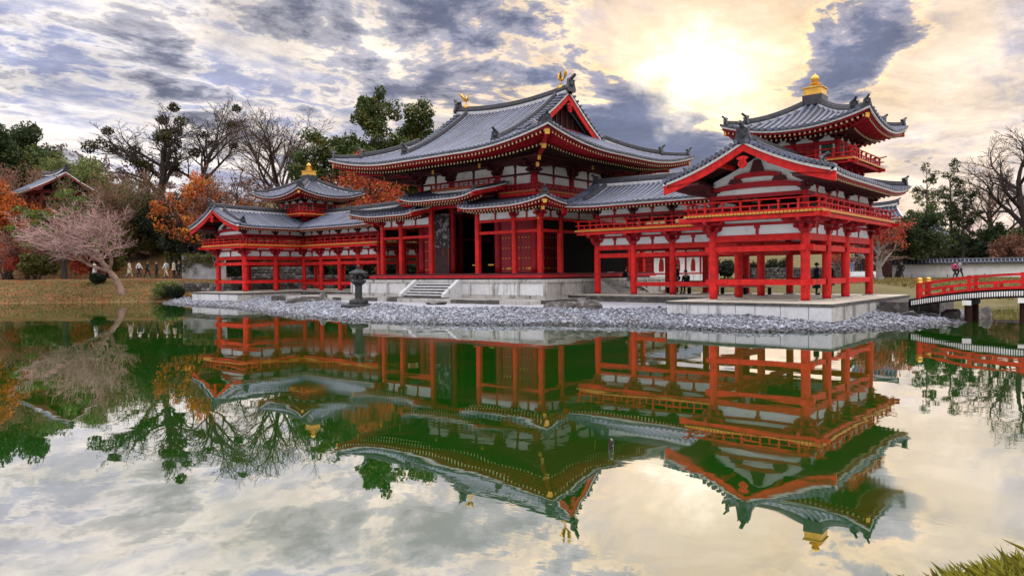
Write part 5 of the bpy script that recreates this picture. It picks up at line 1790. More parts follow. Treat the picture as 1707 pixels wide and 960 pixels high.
# branching recipes
SP_VASE = [dict(n=9, ang=36, len=.95, start=.25, seg=4, wig=.05, up=.05, end=.75, fall=.1, rr=.55), dict(n=6, ang=27, len=.62, start=.25, seg=5, wig=.07, up=.10, fall=.3, rr=.5),
           dict(n=6, ang=30, len=.58, start=.2, seg=4, wig=.08, up=.06, rr=.5), dict(n=6, ang=34, len=.6, start=.15, seg=3, wig=.1, up=.04, rr=.5), dict(seg=3, wig=.12, up=.03, end=.3)]
SP_TALL = [dict(n=8, ang=38, len=.55, start=.38, seg=7, wig=.06, up=.08, end=.4, fall=.35, rr=.5), dict(n=6, ang=38, len=.55, start=.25, seg=5, wig=.12, up=.10, rr=.5),
           dict(n=5, ang=40, len=.55, start=.2, seg=4, wig=.14, up=.05, rr=.5), dict(n=4, ang=40, len=.55, start=.2, seg=3, wig=.14, rr=.5), dict(seg=2, wig=.15, end=.3)]
SP_CAMPH = [dict(n=9, ang=52, len=.55, start=.35, seg=6, wig=.08, up=.06, end=.4, fall=.45, rr=.5), dict(n=6, ang=45, len=.55, start=.3, seg=5, wig=.12, up=.08, rr=.5),
            dict(n=4, ang=45, len=.55, start=.3, seg=4, wig=.14, up=.05, rr=.5), dict(seg=3, wig=.15)]
SP_WIDE = [dict(n=5, ang=50, len=1.25, start=.45, seg=5, wig=.13, up=.05, end=.7, fall=.1, rr=.62), dict(n=7, ang=48, len=.55, start=.2, seg=6, wig=.20, up=.04, rr=.5),
           dict(n=6, ang=50, len=.55, start=.15, seg=5, wig=.22, up=.06, rr=.5), dict(n=5, ang=46, len=.55, start=.15, seg=4, wig=.2, up=.06, rr=.5), dict(seg=3, wig=.2, up=.05, end=.4)]
SP_CHERRY = [dict(n=6, ang=46, len=1.05, start=.5, seg=5, wig=.12, up=.07, end=.7, fall=.1, rr=.6), dict(n=7, ang=44, len=.58, start=.2, seg=6, wig=.20, up=.08, rr=.5),
           dict(n=6, ang=46, len=.58, start=.15, seg=5, wig=.22, up=.10, rr=.5), dict(n=7, ang=44, len=.62, start=.1, seg=4, wig=.2, up=.08, rr=.5), dict(seg=3, wig=.22, up=.06, end=.4)]
SP_MAPLE = [dict(n=6, ang=48, len=.85, start=.3, seg=5, wig=.1, up=.04, end=.6, fall=.2, rr=.55), dict(n=6, ang=45, len=.6, start=.2, seg=4, wig=.15, up=.02, rr=.5),
            dict(n=4, ang=45, len=.55, start=.2, seg=3, wig=.18, rr=.5), dict(seg=3, wig=.18)]
SP_BUSH = [dict(n=6, ang=30, len=.7, start=.2, seg=4, wig=.1, up=.05, end=.5, rr=.6), dict(n=6, ang=32, len=.65, start=.2, seg=4, wig=.14, up=.05, rr=.55),
           dict(n=5, ang=35, len=.6, start=.2, seg=3, wig=.16, up=.04, rr=.55), dict(seg=3, wig=.16, end=.4)]
SP_CONI = [dict(n=34, ang=74, len=.20, start=.14, seg=9, wig=.02, up=.02, end=.25, fall=.35, rr=.22, cont=True), dict(n=4, ang=45, len=.5, start=.4, seg=3, wig=.1, up=.10, rr=.5), dict(seg=2, wig=.1, up=.1)]
SP_PINE = [dict(n=9, ang=72, len=.62, start=.3, seg=6, wig=.16, up=.02, end=.5, fall=.35, rr=.5), dict(n=6, ang=50, len=.5, start=.3, seg=4, wig=.16, up=.0, rr=.5), dict(seg=3, wig=.15)]

BG = 'trees behind the left wing'
tree('mistletoe_tree', 'dark leaning bare tree hung with round evergreen clumps', 268, 92, 160, BARK_D, SP_TALL, (6.5, .42), 21,
     crown=[dict(m=LF_MI, r=.95, n=220, s=.16, nodes=True, lev=2, max=20, zmin=.42)], twigm=TWIG_D, group=BG, lean=(-.03, -.02), minr=.022, spread=1.75)
tree('bare_tree', 'tall slender bare tree with a few dark leafy clumps, beside the mistletoe tree', 318, 96, 148, BARK_D, SP_TALL, (7.5, .33), 8,
     crown=[dict(m=LF_DK, r=.8, n=160, s=.16, nodes=True, lev=2, max=6, zmin=.35)], twigm=TWIG_D, group=BG, lean=(.03, .04), minr=.022, spread=1.55)
tree('bare_tree', 'broad vase shaped bare tree with fine ochre twigs rising behind the left tower', 474, 92, 160, BARK_B, SP_VASE, (3.6, .40), 33, twigm=TWIG_O, group=BG, minr=.016, spread=1.7, thin=.5)
tree('camphor_tree', 'tall glossy evergreen tree with rounded crown left of the hall roof', 618, 88, 155, BARK_B, SP_CAMPH, (8.5, .45), 4,
     crown=[dict(m=LF_EV, r=1.0, n=135, s=.18, keep=.95, zmin=.35)], group=BG, spread=1.35)
tree('camphor_tree', 'shorter evergreen tree touching the hall roof slope', 704, 90, 178, BARK_B, SP_CAMPH, (8.0, .42), 15,
     crown=[dict(m=LF_EV, r=.95, n=135, s=.18, keep=.95, zmin=.35)], group=BG, spread=1.35)
tree('maple_tree', 'red leaved maple showing between the left tower and the hall roof', 628, 80, 272, BARK_D, SP_MAPLE, (3.2, .2), 5,
     crown=[dict(m=LF_RD, r=.75, n=26, s=.15, zmin=.4), dict(m=LF_YO, r=.8, n=8, s=.14, zmin=.5)], group='maples in autumn colour')
tree('maple_tree', 'red maple low behind the left wing roof', 540, 82, 300, BARK_D, SP_MAPLE, (3.0, .2), 17,
     crown=[dict(m=LF_RD, r=.7, n=22, s=.15, zmin=.3)], group='maples in autumn colour')
tree('maple_tree', 'bright orange maple beside the left wing gable', 332, 78, 290, BARK_D, SP_MAPLE, (3.2, .24), 2, spread=.85,
     crown=[dict(m=LF_OR, r=.7, n=20, s=.15, zmin=.35, keep=.75), dict(m=LF_YO, r=.75, n=16, s=.14, zmin=.3, keep=.5), dict(m=LF_RD, r=.6, n=14, s=.14, zmin=.5, keep=.4)], group='maples in autumn colour')
tree('maple_tree', 'orange maple in front of the small red pavilion', 14, 80, 290, BARK_D, SP_MAPLE, (3.0, .22), 6,
     crown=[dict(m=LF_OR, r=.7, n=26, s=.16, zmin=.3)], group='maples in autumn colour')
tree('maple_tree', 'small crimson maple low on the leafy slope', 150, 77, 415, BARK_D, SP_MAPLE, (1.6, .10), 9,
     crown=[dict(m=LF_RD, r=.45, n=26, s=.10, zmin=.2)], group='maples in autumn colour')
tree('maple_tree', 'scarlet maple glowing behind the tan shrubs', 240, 86, 330, BARK_D, SP_MAPLE, (2.6, .16), 12,
     crown=[dict(m=LF_RD, r=.6, n=9, s=.12, zmin=.5, keep=.6), dict(m=LF_BR, r=.6, n=12, s=.11, zmin=.3)], group='maples in autumn colour')
# shrubs and small trees on the slope
k = 0
for u, D, vt, tw, sd, st, lab, cr in [
    (28, 88, 268, TWIG_T, 41, 3, 'tan leafless shrub behind the orange maple', [dict(m=LF_BR, r=.5, n=8, s=.1, zmin=.3)]),
    (185, 84, 286, TWIG_T, 42, 4, 'broad tan leafless shrub right of the pavilion roof', [dict(m=LF_OL, r=.5, n=8, s=.1, zmin=.3)]),
    (222, 86, 282, TWIG_T, 43, 4, 'tall tan leafless shrub beneath the mistletoe tree', [dict(m=LF_BR, r=.5, n=6, s=.1, zmin=.3)]),
    (150, 86, 300, TWIG_O, 44, 3, 'ochre twiggy shrub close behind the pavilion', None),
    (50, 78, 385, TWIG_K, 45, 3, 'low reddish shrub on the slope below the pavilion', [dict(m=LF_BR, r=.4, n=14, s=.08, zmin=.2)]),
    (12, 77, 400, TWIG_K, 46, 3, 'rust leaved shrub low on the slope', [dict(m=LF_RD, r=.4, n=12, s=.08, zmin=.2)]),
    (240, 86, 385, TWIG_T, 47, 3, 'thin grey shrub behind the strolling visitors', [dict(m=LF_OL, r=.45, n=14, s=.09, zmin=.2)]),
    (405, 84, 268, TWIG_D, 48, 3, 'dark thin tree behind the left gable roof', [dict(m=LF_BR, r=.5, n=6, s=.1, zmin=.4)]),
    (372, 80, 300, TWIG_D, 49, 3, 'brown tangled shrub between maple and left gable', [dict(m=LF_BR, r=.5, n=10, s=.1, zmin=.3)]),
    (548, 86, 296, TWIG_T, 50, 3, 'pale thin shrub beyond the left tower roof', [dict(m=LF_BR, r=.5, n=8, s=.1, zmin=.3)])]:
    tree('leafless_shrub', lab, u, D, vt, BARK_B, SP_BUSH, (1.9, .09), sd, crown=cr, twigm=tw, group='leafless shrubs on the slope', stems=st, minr=.014, cat='shrub')
for u, D, vt, m, sd, lab, r_ in [
    (295, 86, 322, LF_DK, 61, 'dense dark evergreen bush under the orange maple', .75),
    (268, 88, 350, LF_DK, 62, 'dark rounded evergreen bush behind the visitors', .7),
    (335, 79, 345, LF_DK, 63, 'black green evergreen bush beside the left gable', .8),
    (60, 75, 425, LF_OL, 64, 'olive green low bush left of the pine', .5),
    (175, 79, 405, LF_OL, 65, 'mossy green bush under the pale cherry tree', .55),
    (118, 98, 262, LF_BM, 66, 'feathery pale green bamboo clump behind the pavilion', .8),
    (135, 104, 262, LF_BM, 67, 'taller yellow green bamboo clump farther behind', .9),
    (312, 80, 405, LF_OL, 68, 'green hedge mound sloping beside the visitors', .6)]:
    tree('evergreen_bush', lab, u, D, vt, BARK_D, SP_BUSH, (1.8, .12), sd, crown=[dict(m=m, r=r_, n=40, s=.13, keep=.5, zmin=.05)], group='evergreen bushes on the slope', stems=3, cat='bush')
for u, D, vt, sd, lab in [(8, 118, 208, 71, 'massive dark evergreen tree on the far left rise'), (40, 122, 220, 72, 'dark evergreen tree lower down the left rise'),
                          (70, 116, 250, 73, 'yellow green evergreen tree at the foot of the rise'), (-25, 112, 215, 74, 'evergreen tree cut by the left rise edge')]:
    tree('evergreen_tree', lab, u, D, vt, BARK_D, SP_CAMPH, (7, .4), sd, crown=[dict(m=LF_EV if sd == 73 else LF_CO, r=1.4, n=90, s=.26, keep=.85, zmin=.1)], group='evergreens on the left rise', spread=1.5)
# pale leaning cherry on the bank, in front
tree('cherry_tree', 'pale pinkish bare cherry tree leaning over the grassy bank', 0, 67, 330, BARK_P, SP_WIDE, (3.0, .34), 14, twigm=TWIG_K, xy=(-36.9, -11.6),
     lean=(-.62, -.30), minr=.016, xyscale=None, group=None) if False else None
q_ = at(160, 335, 68)
tree('cherry_tree', 'pale pinkish bare cherry tree leaning over the grassy bank', 160, 68, 322, BARK_P, SP_CHERRY, (2.6, .19), 14, twigm=TWIG_K, xy=(-36.9, -11.6), lean=(-.34, -.28), minr=.013, xyscale=2.35)
tree('pine_tree', 'bright green layered pine on the slope below the pavilion', 108, 75, 326, BARK_D, SP_PINE, (5.0, .2), 3, crown=[dict(m=LF_PN, r=.72, n=90, s=.13, flat=.42, keep=.8, zmin=.3)])
# right-hand side
for u, D, vt, sd, lab in [(1546, 86, 276, 81, 'slim conifer with feathery clumps standing clear beside the wing'), (1585, 89, 268, 82, 'tall dark conifer, middle one of the group'),
                          (1606, 87, 298, 83, 'dark conifer with leaning top, rightmost of the group')]:
    tree('conifer', lab, u, D, vt, BARK_G, SP_CONI, (10, .24), sd, crown=[dict(m=LF_CO if sd != 81 else LF_EV, r=.46, n=60, s=.11, keep=.5, zmin=.16)], group='conifers behind the white wall', spread=.85)
tree('bare_tree', 'large spreading bare tree with black twigs at the right edge', 1712, 84, 182, BARK_D, SP_TALL, (6.0, .36), 91, twigm=TWIG_D, minr=.02, spread=1.6, group='bare trees behind the white wall')
tree('bare_tree', 'smaller reddish brown bare tree beside the conifers', 1652, 93, 250, BARK_B, SP_TALL, (5.0, .26), 92, twigm=TWIG_T, minr=.018, spread=1.5, group='bare trees behind the white wall')
for u, D, vt, m, sd, lab in [(1512, 92, 398, LF_DK, 101, 'dark clipped bush left of the conifers'), (1640, 90, 392, LF_DK, 102, 'dark green bush below the brown bare tree'), (1675, 88, 372, LF_CO, 103, 'glossy green bush under the large bare tree'),
                             (1704, 84, 385, LF_EV, 104, 'yellow green bush at the wall end'), (1620, 96, 388, LF_DK, 105, 'bush behind the rightmost conifer'), (1665, 84, 405, LF_DK, 106, 'low dark bush peeping over the wall'),
                             (1565, 94, 398, LF_DK, 107, 'dark bush between the conifer trunks'), (1492, 82, 344, LF_CO, 108, 'green conifer bush behind the wing eave')]:
    tree('evergreen_bush', lab, u, D, vt, BARK_D, SP_BUSH, (1.8, .12), sd, crown=[dict(m=m, r=.7, n=44, s=.14, keep=.5, zmin=.05)], group='bushes behind the white wall', stems=3, cat='bush')
tree('maple_tree', 'salmon leaved maple peeping over the white wall', 1683, 81, 388, BARK_G, SP_MAPLE, (2.2, .1), 111, crown=[dict(m=LF_BR, r=.5, n=20, s=.11, zmin=.4)], group='maples in autumn colour')
tree('maple_tree', 'red maple with pale lichened trunk beside the right wing', 1478, 62, 362, bark('lichen_bark', (.30,.28,.26), c2=(.10,.085,.075), c2s=4.0), SP_MAPLE, (2.0, .2), 7,
     crown=[dict(m=LF_RD, r=.5, n=26, s=.10, zmin=.55, keep=.5)], twigm=TWIG_T, xy=tuple(at(1466, 466, 62)[:2]), minr=.012, group='maples in autumn colour')
tree('bare_tree', 'small dark bare tree seen between the right wing columns', 1396, 68, 405, BARK_G, SP_MAPLE, (1.8, .12), 55, twigm=TWIG_T, crown=[dict(m=LF_RD, r=.4, n=8, s=.08, zmin=.5)], minr=.01)

# far wooded hills
def far_hill(name, pts, D, label, m, size, n, seed, depth=60):
    """a ridge of tree crowns; pts = (u, v) skyline"""
    rg = np.random.default_rng(seed)
    us = [p[0] for p in pts]; vs = [p[1] for p in pts]
    C = []; 
    for k in range(n):
        u = rg.uniform(us[0], us[-1]); vt = np.interp(u, us, vs)
        f = rg.uniform(0, 1)**.7
        v = vt+(452-vt)*f*.9
        p = at(u, v, D*(1+.35*(1-f)-.1*f))
        C.append(p)
    V_, F_ = leaves(rg, np.array(C), size*3.0, 26, size, .8)
    me = npmesh(name, V_, F_, 4)
    solo(name, me, m, label, 'wood', kind='stuff')
far_hill('far_wood', [(-60,250),(60,238),(110,240),(150,250),(220,268),(330,292),(420,300),(520,312)], 190, 'far brown leafless wood on the hill', leafm('far_twigs', (.20,.15,.14), .3, .1), .62, 900, 5)
far_hill('near_wood', [(-120,262),(20,268),(80,275),(150,296),(260,312)], 128, 'green and brown undergrowth covering the slope behind the pavilion', leafm('slope_scrub', (.15,.115,.055), .5, .15), .34, 1500, 6)

# leaf litter and grass
def scatter_quads(name, x, y, size, mat, label, seed, lift=.015, kind='stuff', cat='leaves'):
    rg = np.random.default_rng(seed); n = len(x)
    z = ground_h(x, y)+lift
    a = rg.uniform(0, 2*PI, n); s = size*rg.uniform(.6, 1.4, n); t = rg.uniform(-.5, .5, n)
    dx = np.stack([np.cos(a)*s, np.sin(a)*s, t*s], -1); dy = np.stack([-np.sin(a)*s*.7, np.cos(a)*s*.7, -t*s*.6], -1)
    c = np.stack([x, y, z], -1)
    V_ = np.stack([c-dx, c+dy, c+dx, c-dy], 1).reshape(-1, 3)
    solo(name, npmesh(name, V_, np.arange(len(V_)).reshape(-1, 4), 4), mat, label, cat, kind=kind)
rg = np.random.default_rng(3)
x = rg.uniform(-62, -27, 60000); y = rg.uniform(-40, 4, 60000); sd_ = shore_sd(x, y)
w_ = np.exp(-((sd_-1.3)/1.5)**2)+.10*(sd_ < 9)+.9*(sd_ > 12)*(sd_ < 26)
k_ = (sd_ > .15) & (rg.uniform(0, 1, len(x)) < w_*(.35+.65*(np.sin(x*.5+y*.3) > -.2)))
k_ &= ~((sd_ > 7.6) & (sd_ < 11.5))
scatter_quads('fallen_leaves', x[k_], y[k_], .075, leafm('fallen_leaf', (.42,.12,.045), .5, .1), 'fallen russet leaves strewn over the left bank', 4)

x = rg.uniform(-40, 30, 9000); y = rg.uniform(-34, -9, 9000); sd_ = shore_sd(x, y)
k_ = (sd_ < -.15) & (sd_ > -9) & (rg.uniform(0, 1, len(x)) < .16*np.exp(sd_/2.2)*(np.sin(x*.6+np.sin(y*.5)*2) > .1))
n_ = int(k_.sum()); a_ = rg.uniform(0, 2*PI, n_); s_ = rg.uniform(.025, .05, n_)
c_ = np.stack([x[k_], y[k_], np.full(n_, .004)+rg.uniform(0, .004, n_)], -1)
dx_ = np.stack([np.cos(a_)*s_, np.sin(a_)*s_, 0*a_], -1); dy_ = np.stack([-np.sin(a_)*s_*.6, np.cos(a_)*s_*.6, 0*a_+.006], -1)
V_ = np.stack([c_-dx_, c_+dy_, c_+dx_, c_-dy_], 1).reshape(-1, 3)
solo('floating_leaves', npmesh('floating_leaves', V_, np.arange(len(V_)).reshape(-1, 4), 4), leafm('floating_leaf', (.30,.14,.05), .5, .1), 'scattered fallen leaves floating near the shore', 'leaves', kind='stuff')

def grass(name, x, y, hgt, mat, label, seed, wid=.012, droop=.5):
    rg = np.random.default_rng(seed); n = len(x); z = ground_h(x, y)-.01
    a = rg.uniform(0, 2*PI, n); h = hgt*rg.uniform(.4, 1.3, n); l = h*droop*rg.uniform(.3, 1.5, n)
    d = np.stack([np.cos(a), np.sin(a), 0*a], -1); s = np.stack([-np.sin(a), np.cos(a), 0*a], -1)*wid
    c = np.stack([x, y, z], -1); zz = np.array([0, 0, 1.0])
    m1 = c+d*(l*.35)[:, None]+zz*(h*.6)[:, None]; tp = c+d*l[:, None]+zz*h[:, None]
    V_ = np.stack([c-s, c+s, m1+s*.8, tp, m1-s*.8], 1).reshape(-1, 3)
    solo(name, npmesh(name, V_, np.arange(len(V_)).reshape(-1, 5), 5), mat, label, 'grass', kind='stuff')
GR = leafm('grass_blades', (.13,.135,.03), .5, .25, c2=(.24,.17,.06))
GRB = leafm('bank_grass_blades', (.26,.25,.03), .5, .5, c2=(.36,.26,.05))
x = rg.uniform(31.6, 38, 60000); y = rg.uniform(-40, -33, 60000); sd_ = shore_sd(x, y)
k_ = (sd_ > -.02) & (sd_ < 2.2)
grass('bank_grass', x[k_], y[k_], .09, GRB, 'tufts of yellow green grass on the near bank', 6, .006, .9)
k2 = k_ & (rg.uniform(0, 1, len(x)) < .02) & (sd_ < .8)
grass('bank_grass', x[k2], y[k2], .12, GRB, 'long arching grass blades at the edge of the near bank', 7, .005, 1.5)
x = rg.uniform(-62, -27, 90000); y = rg.uniform(-40, 2, 90000); sd_ = shore_sd(x, y)
k_ = (sd_ > .1) & (sd_ < 7.6)
grass('lawn_grass', x[k_], y[k_], .10, GR, 'short autumn grass on the left bank', 8, .02, .6)
x = rg.uniform(-6, 34, 60000); y = rg.uniform(14, 45, 60000)
k_ = (shore_sd(x, y) > .2) & ~((np.abs(x) < 3.2) & (y < 30)) 
grass('lawn_grass', x[k_], y[k_], .16, leafm('dry_grass_blades', (.24,.19,.06), .5, .25), 'dry yellow grass on the far bank beyond the right wing', 9, .03, .6)

# ------------------------------------------------------------------ walls, fences and small buildings of the garden
stone_wall((-36.5,-7.6), (-26.2,-6.9), 1.55, 'dark dry stone retaining wall left of the left wing platform', .1, 2, .5)
stone_wall((-32,3.0), (-8.9,3.6), 1.9, 'dark dry stone retaining wall running behind the left wing', .3, 3, .5)
for i_, (x_, y_, h_, m_, lab_) in enumerate([(-30.5,5.6,4.6,LF_DK,'dark bush above the stone wall, at its far end'), (-27.2,6.4,4.0,LF_CO,'green bush above the stone wall behind the left gable'), (-23.8,5.9,4.6,LF_DK,'dense dark bush above the stone wall behind the left tower'),
        (-20.4,6.6,3.6,LF_BR,'russet bush above the stone wall behind the left corridor'), (-17.2,5.8,4.2,LF_DK,'dark low bush above the middle of the stone wall'), (-14.0,6.4,3.6,LF_OL,'olive bush above the stone wall near the hall'),
        (-10.8,6.2,3.9,LF_BM,'yellow green bush at the hall end of the stone wall')]):
    tree('evergreen_bush', lab_, 0, 0, h_, BARK_D, SP_BUSH, (1.8, .12), 140+i_, crown=[dict(m=m_, r=.65, n=44, s=.12, keep=.6, zmin=.0)], group='bushes above the stone wall', stems=3, cat='bush', xy=(x_, y_))
stone_wall((-27.0,-6.5), (-27.7,5.0), 1.85, 'dark dry stone wall facing the left wing under its gable', .3, 7, .5)
stone_wall((-33.6,-1.0), (-29.6,7.2), 1.2, 'upper dark stone wall stepped back behind the left wing', 1.9, 8, .5)
for i_, (u_, D_, v_, m_, lab_) in enumerate([(402,81,420,LF_DK,'dark bush over the upper stone wall, beside the grey ivy wall'), (428,84,412,LF_CO,'tall green bush over the upper stone wall'), (455,82,420,LF_OL,'olive bush over the upper stone wall seen under the left gable'),
        (482,84,414,LF_DK,'dark leafy bush over the upper stone wall seen beside the left corner column'), (508,83,424,LF_BR,'russet bush over the upper stone wall seen through the left corridor'),
        (533,84,416,LF_CO,'green bush over the upper stone wall seen through the left corridor'), (560,86,420,LF_OL,'pale olive bush farthest along the upper stone wall')]):
    tree('evergreen_bush', lab_, u_, D_, v_, BARK_D, SP_BUSH, (1.8, .12), 160+i_, crown=[dict(m=m_, r=.7, n=40, s=.12, keep=.6, zmin=.0)], group='bushes above the stone wall', stems=3, cat='bush', spread=1.2)
stone_wall((2.5,35.5), (13.0,31.5), 1.6, 'pale rough stone wall seen through the right wing columns', .9, 4, .45)
solo('garden_path', MB().grid([[(-64,-18.5,2.09),(-64,-14.8,2.09)],[(-46,-9.2,2.09),(-47.6,-5.8,2.09)],[(-40,-4.0,2.09),(-42,-.8,2.09)],[(-36.6,-1.6,2.09),(-38.0,1.6,2.09)]]), G_SAND, kind='structure')

def bamboo_fence():
    a = np.array(at(1185, 455, 80))[:2]; b = np.array(at(1330, 455, 77))[:2]
    P = Vector((*a, 2.2)); Q = Vector((*b, 2.2)); d = Q-P; L = d.length; d.normalize()
    T = Thing('bamboo_fence', 'yellow bamboo lattice fence standing above the stone wall', 'fence', ((P+Q)/2))
    n = int(L/.32)
    st = shared('bamboo_stake', MB().lathe([(.035,0),(.035,1.7)], n=7), BAMB)
    for k in range(n+1):
        p = P+d*(L*k/n); T.part('bamboo_stake', st, None, loc=p)
    for z in (.35, .85, 1.35):
        T.part('bamboo_rail', MB().tube([P+Vector((0,0,z)), Q+Vector((0,0,z))], .035, 6), BAMB)
bamboo_fence()
for u, D, vt, sd, lab in [(1205, 79, 436, 121, 'dark clipped hedge bush below the left end of the bamboo fence'), (1245, 79, 440, 122, 'dark clipped hedge bush below the middle of the bamboo fence'),
                          (1300, 78, 434, 123, 'dark spreading hedge bush at the right end of the bamboo fence')]:
    tree('hedge_bush', lab, u, D, vt, BARK_D, SP_BUSH, (1.0, .08), sd, crown=[dict(m=LF_DK, r=.5, n=40, s=.1, keep=.5, zmin=.0)], group='hedge below the bamboo fence', stems=3, cat='bush')

def stake_fence(pts, label, h=.5, sp=1.9, rope=True):
    T = Thing('stake_fence', label, 'fence', (*pts[0], gz(*pts[0])))
    st = shared('stake', MB().lathe([(.04,-.2),(.04,h),(.02,h+.03)], n=7), FENCE)
    prev = None
    for (ax, ay), (bx, by) in zip(pts[:-1], pts[1:]):
        L = math.hypot(bx-ax, by-ay); n = max(1, int(L/sp))
        for k in range(n):
            t = k/n; x_, y_ = ax+(bx-ax)*t, ay+(by-ay)*t; z_ = gz(x_, y_)
            T.part('stake', st, None, loc=(x_, y_, z_))
            cur = Vector((x_, y_, z_+h-.06))
            if prev is not None:
                m = (prev+cur)/2-Vector((0,0,.06))
                T.part('rope', MB().tube([prev, m, cur], .012, 5), BLACK)
            prev = cur
stake_fence([(-60,-17.4),(-46,-9.6),(-39.5,-4.6)], 'low stake and rope fence along the left garden path')
p0 = at(1395, 470, 62)[:2]; p1 = at(1520, 470, 60)[:2]; p2 = at(1707, 470, 56)[:2]
stake_fence([tuple(p0), tuple(p1), tuple(p2)], 'low stake and rope fence on the far bank behind the bridge', .55, 2.2)

def gable_house(name, label, cat, u, D, vbase, w, l, wall_h, roof_h, rot, wallm, over=.7, zb=None, colm=None):
    """small tiled building, gable facing local -y"""
    q = at(u, vbase, D); zb = float(q[2]) if zb is None else zb
    T = Thing(name, label, cat, (0,0,0))
    if colm is None:
        T.part('wall', MB().box(-w/2, w/2, -l/2, l/2, -1.5, wall_h), wallm)
    else:
        T.part('stone_base', MB().box(-w/2-.6, w/2+.6, -l/2-.6, l/2+.6, -2.5, .0), STONE)
        for sx in (-1, 1):
            for y in (-l/2, 0, l/2):
                T.part('column', MB().tube([(sx*w/2*1.06, y, 0), (sx*w/2*.94, y, wall_h)], .16, 10), colm)
            for z in (.25, wall_h*.72, wall_h-.1):
                T.part('beam', MB().beam((sx*w/2, -l/2-.2, z), (sx*w/2, l/2+.2, z), .15, .22), colm)
        for y in (-l/2, l/2):
            for z in (.27, wall_h*.72+.02, wall_h-.08):
                T.part('beam', MB().beam((-w/2-.2, y, z), (w/2+.2, y, z), .15, .22), colm)
            T.part('gable_brace', MB().extrude([(-.9, y, wall_h+.05), (.9, y, wall_h+.05), (.15, y, wall_h+roof_h*.72), (-.15, y, wall_h+roof_h*.72)], (0,.12,0)), REDX, fix=True)
            T.part('bracket', MB().beam((-w/2, y, wall_h+.12), (w/2, y, wall_h+.12), .3, .14), REDX)
    roof = T.part('roof', MB().box(-w/2, w/2, -l/2, l/2, wall_h+.02, wall_h+.1), WOOD)
    hw = w/2+over; prof = lambda d: roof_h*(.8*d/hw+.2*(d/hw)**2)
    for o, a, i in (((hw,0), (0,1,0), (-1,0,0)), ((-hw,0), (0,-1,0), (1,0,0))):
        sl = Slope(o, a, i, -l/2-over, l/2+over, hw, lambda s, d: wall_h-.05+.12*(abs(s)/(l/2+over))**2, prof)
        sheet(T, roof, sl, TILEB, ns=6, nd=6)
        tile_rows(T, roof, sl, sp=.36, nd=4)
        trim(T, roof, sl, 'white_eave_board', WEDGE, .02, .08, -.02, -.12)
        rafters(T, roof, sl, .15, 1.2, -.2, 0, .08, .1, .3, colm or WOOD, CREAM)
        for s_, sg in ((-l/2-over, -1), (l/2+over, 1)):
            ov = V3(a)*sg
            for nm, mt, z1, z0, y0, th in (('white_verge_board', WEDGE, .0, -.1, 0, .12), ('bargeboard', colm or WOOD, -.102, -.36, .04, .08)):
                sc = []
                for d in np.linspace(0, hw, 8):
                    p = sl.top(s_, d)-ov*y0; q2 = p-ov*th
                    sc.append([p+Vector((0,0,z1)), p+Vector((0,0,z0)), q2+Vector((0,0,z0)), q2+Vector((0,0,z1))])
                T.part(nm, MB().strip(sc), mt, roof)
    zt = wall_h+roof_h
    ridge(T, roof, [(0, y, zt+.05+.12*(y/(l/2))**2) for y in np.linspace(-l/2-over, l/2+over, 7)], .36, .42)
    for sg in (-1, 1): oni(T, roof, (0, sg*(l/2+over), zt+.22), (0, sg), .5)
    T.e.location = (q[0], q[1], zb); T.e.rotation_euler = (0, 0, rot)
    return T
gable_house('garden_pavilion', 'small open red pavilion with grey tiled gable roof on the leafy hill', 'pavilion', 92, 86, 366, 4.2, 4.2, 3.0, 2.1, R(90), None, over=1.5, colm=M('dull_old_red', (.20,.016,.016), .7, var=.25, scale=2.0))
gable_house('storehouse', 'grey tiled roof of a low white storehouse behind the wall', 'house', 1500, 104, 440, 9, 8, 3.6, 2.4, R(130), PLAS)
gable_house('gate_house', 'small grey tiled roof peeping out behind the right wing balcony', 'house', 1455, 76, 440, 2.4, 3.0, 4.6, 1.2, R(118), WOOD, over=.8)
# ivy-hung concrete wall beside the left wing
q = at(338, 470, 74)
w_ = Thing('garden_wall', 'grey wall with hanging ivy left of the left wing', 'wall', (q[0], q[1], 1.9))
w_.part('wall', MB().beam((q[0]-2.2, q[1]-.9, 3.0), (q[0]+2.2, q[1]+1.2, 3.0), .3, 2.6), M('grey_render', (.34,.35,.36), .9, var=.2, scale=1.5, c2=(.18,.18,.18), c2s=1.0))
rgi = np.random.default_rng(2)
C_ = [np.array((q[0]-2.2+4.4*t+.15, q[1]-.9+2.1*t-.3, 4.3-abs(rgi.normal())*.6)) for t in rgi.uniform(0, 1, 60)]
V_, F_ = leaves(rgi, np.array(C_), .28, 40, .08, 1.2)
me = npmesh('ivy', V_, F_, 4); setmat(me, LF_OL); w_.part('ivy', me, None, loc=(0,0,0)).location = (-q[0], -q[1], -1.9)

# steps where two visitors stand
def stone_steps():
    q = at(1426, 452.5, 75); z = float(q[2])
    T = Thing('stone_steps', 'pale stone steps climbing the bank behind the right wing', 'steps', (q[0], q[1], gz(q[0], q[1])-.3))
    d = Vector((R2[0], R2[1], 0)).normalized(); b = Vector((FW[0], FW[1], 0)).normalized()
    for k in range(4):
        z1 = z-.17*k
        c = Vector((q[0], q[1], 0))-b*(.5+.36*k)
        e = Vector((q[0], q[1], 0))+b*2.0
        m = (c+e)/2; hl = (e-c).length
        T.part('step', MB().beam(c+Vector((0,0,z1-.55)), e+Vector((0,0,z1-.55-.002*k)), 4.2, 1.1-.004*k), STONEW)
    return (q[0], q[1], z)
STEPZ = stone_steps()

